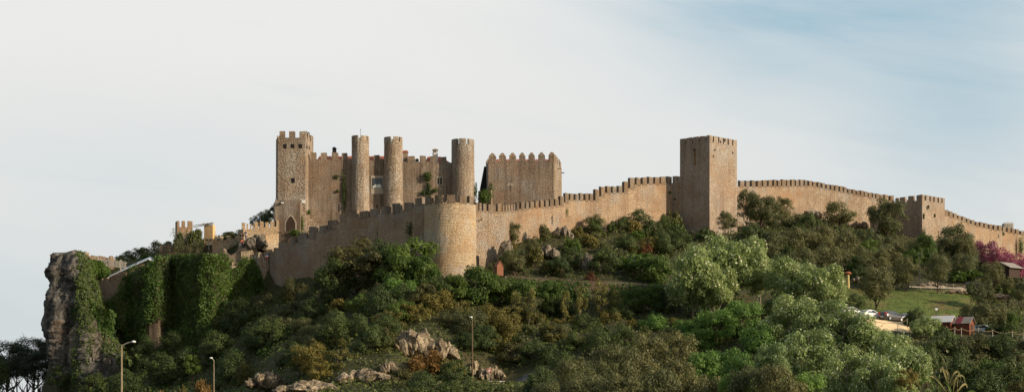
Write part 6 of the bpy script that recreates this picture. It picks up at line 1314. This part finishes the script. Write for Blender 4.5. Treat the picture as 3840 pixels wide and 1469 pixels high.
person('tall visitor in dark jacket with white bag at the top of the steps', 922, 899, 298.2, 1.85, 'navy', 'jeans', .3, bag='cloth')
person('visitor in black behind the tall one on the steps', 906, 908, 298.3, 1.75, 'black', 'black', -.5)
person('visitor with a coral red top halfway up the steps', 907, 925, 297.6, 1.45, 'coral', 'navy', .2)
person('lowest visitor on the steps, in dark clothes with a pale shirt', 902, 938, 297.5, 1.45, 'cloth', 'black', .1)

# ================================================================= sky, sun, camera
W = bpy.data.worlds.new('World'); S.world = W; W.use_nodes = True; nt = W.node_tree
for n in list(nt.nodes): nt.nodes.remove(n)
g = N(nt); EL, AZ = math.radians(22), math.radians(-25)   # sun: from the right and a little behind the viewer
sd = Vector((.91*math.cos(EL), -.415*math.cos(EL), math.sin(EL))).normalized()
sky = g.n('ShaderNodeTexSky', sky_type='NISHITA', sun_disc=False, sun_elevation=math.asin(sd.z), sun_rotation=math.atan2(sd.x, sd.y), air_density=1.3, dust_density=2.0, ozone_density=1.0)
sk = g.n('ShaderNodeVectorMath', operation='SCALE', inp={0: sky.outputs[0], 'Scale': .11}).outputs[0]
dirv = g.n('ShaderNodeTexCoord').outputs['Generated']
sep = g.n('ShaderNodeSeparateXYZ', inp={0: dirv}); dx, dy, dz = sep.outputs
# streaky high cloud; coordinates on a flat cloud sheet overhead
zz = g.math('ADD', g.math('MAXIMUM', dz, 0.0), .16)
cu, cv = g.math('DIVIDE', dx, zz), g.math('DIVIDE', dy, zz)
cvec = g.n('ShaderNodeCombineXYZ', inp={0: g.math('ADD', g.math('MULTIPLY', cu, .55), g.math('MULTIPLY', cv, .18)), 1: g.math('MULTIPLY', cv, .32), 2: 0.0}).outputs[0]
n1 = g.n('ShaderNodeTexNoise', inp={'Vector': cvec, 'Scale': 1.1, 'Detail': 6, 'Roughness': .52, 'Distortion': .5}).outputs[0]
n2 = g.n('ShaderNodeTexNoise', inp={'Vector': cvec, 'Scale': 3.2, 'Detail': 5, 'Roughness': .6, 'Distortion': .8}).outputs[0]
nz = g.math('ADD', g.math('MULTIPLY', n1, .75), g.math('MULTIPLY', n2, .25))
# clear patches: one high at the right, one low at the far left; the rest overcast
def spot(ax, ay, az, sx, sz, amt):
    a = g.math('POWER', g.math('DIVIDE', g.math('SUBTRACT', dx, ax), sx), 2.0); b_ = g.math('POWER', g.math('DIVIDE', g.math('SUBTRACT', dz, az), sz), 2.0)
    f = g.math('POWER', 2.718, g.math('MULTIPLY', g.math('ADD', a, b_), -1.0)); return g.math('MULTIPLY', g.math('MULTIPLY', f, g.math('GREATER_THAN', dy, 0.0)), amt)
clear = g.math('ADD', spot(.20, 1, .24, .14, .055, 1.1), g.math('ADD', spot(.27, 1, .17, .07, .05, .7), g.math('ADD', spot(-.33, 1, .05, .12, .05, .6), spot(-.22, 1, .14, .14, .04, .25))))
svec = g.n('ShaderNodeCombineXYZ', inp={0: g.math('ADD', g.math('MULTIPLY', dx, 2.2), g.math('MULTIPLY', dz, -3.0)), 1: g.math('ADD', g.math('MULTIPLY', dx, 2.6), g.math('MULTIPLY', dz, 13.0)), 2: dy}).outputs[0]
n3 = g.n('ShaderNodeTexNoise', inp={'Vector': svec, 'Scale': 1.6, 'Detail': 6, 'Roughness': .55, 'Distortion': .7}).outputs[0]
k = g.math('SUBTRACT', 1.0, g.math('MULTIPLY', clear, g.ramp(n3, [(.28, .50), (.66, 1.0)]), True), True)
k = g.math('MULTIPLY', k, g.ramp(n3, [(.55, 1.0), (.75, .86)]))
k = g.math('MULTIPLY', k, g.ramp(nz, [(.38, .93), (.56, 1.0)]))
hi = g.ramp(dz, [(.28, 1.0), (.6, .25)])
cloud = g.mix(g.ramp(dz, [(0.0, 0.0), (.30, 1.0)]), (.72, .735, .725), (.885, .872, .845))
blue = g.mix(g.ramp(dz, [(0.0, 0.0), (.24, 1.0)]), (.60, .72, .80), (.34, .56, .70))
blue = g.mix(.25, blue, sk)
col = g.mix(g.math('MULTIPLY', k, hi), blue, cloud)
behind = g.mix(g.ramp(dy, [(.0, 1.0), (.35, 0.0)]), col, g.mix(.35, sk, (.47, .46, .45)))
bg = g.n('ShaderNodeBackground', inp={0: behind, 1: 1.0}); o = g.n('ShaderNodeOutputWorld'); nt.links.new(bg.outputs[0], o.inputs[0])
L = bpy.data.lights.new('Sun', 'SUN'); L.energy = 5.0; L.angle = math.radians(.53); L.color = (1.0, .835, .63)
lo = bpy.data.objects.new('Sun', L); COL.objects.link(lo); lo.rotation_euler = sd.to_track_quat('Z', 'Y').to_euler(); lo.location = (100, -100, 80)
cam = bpy.data.cameras.new('Camera'); co = bpy.data.objects.new('Camera', cam); COL.objects.link(co); S.camera = co
co.location = (0, 0, 0); co.rotation_euler = (math.pi/2, 0, 0); cam.sensor_fit = 'HORIZONTAL'; cam.sensor_width = 36; cam.lens = F/3840*36
cam.shift_y = (HY-1469/2)/3840; cam.clip_end = 12000; cam.clip_start = 1
S.view_settings.view_transform = 'Standard'; S.view_settings.look = 'None'; S.view_settings.gamma = 1; S.view_settings.exposure = 0
S.render.resolution_x = 1024; S.render.resolution_y = 391
S.cycles.max_bounces = 4; S.cycles.diffuse_bounces = 2; S.cycles.transmission_bounces = 2; S.cycles.transparent_max_bounces = 4
S.cycles.use_denoising = True; S.cycles.denoiser = 'OPENIMAGEDENOISE'; S.cycles.denoising_input_passes = 'RGB_ALBEDO_NORMAL'
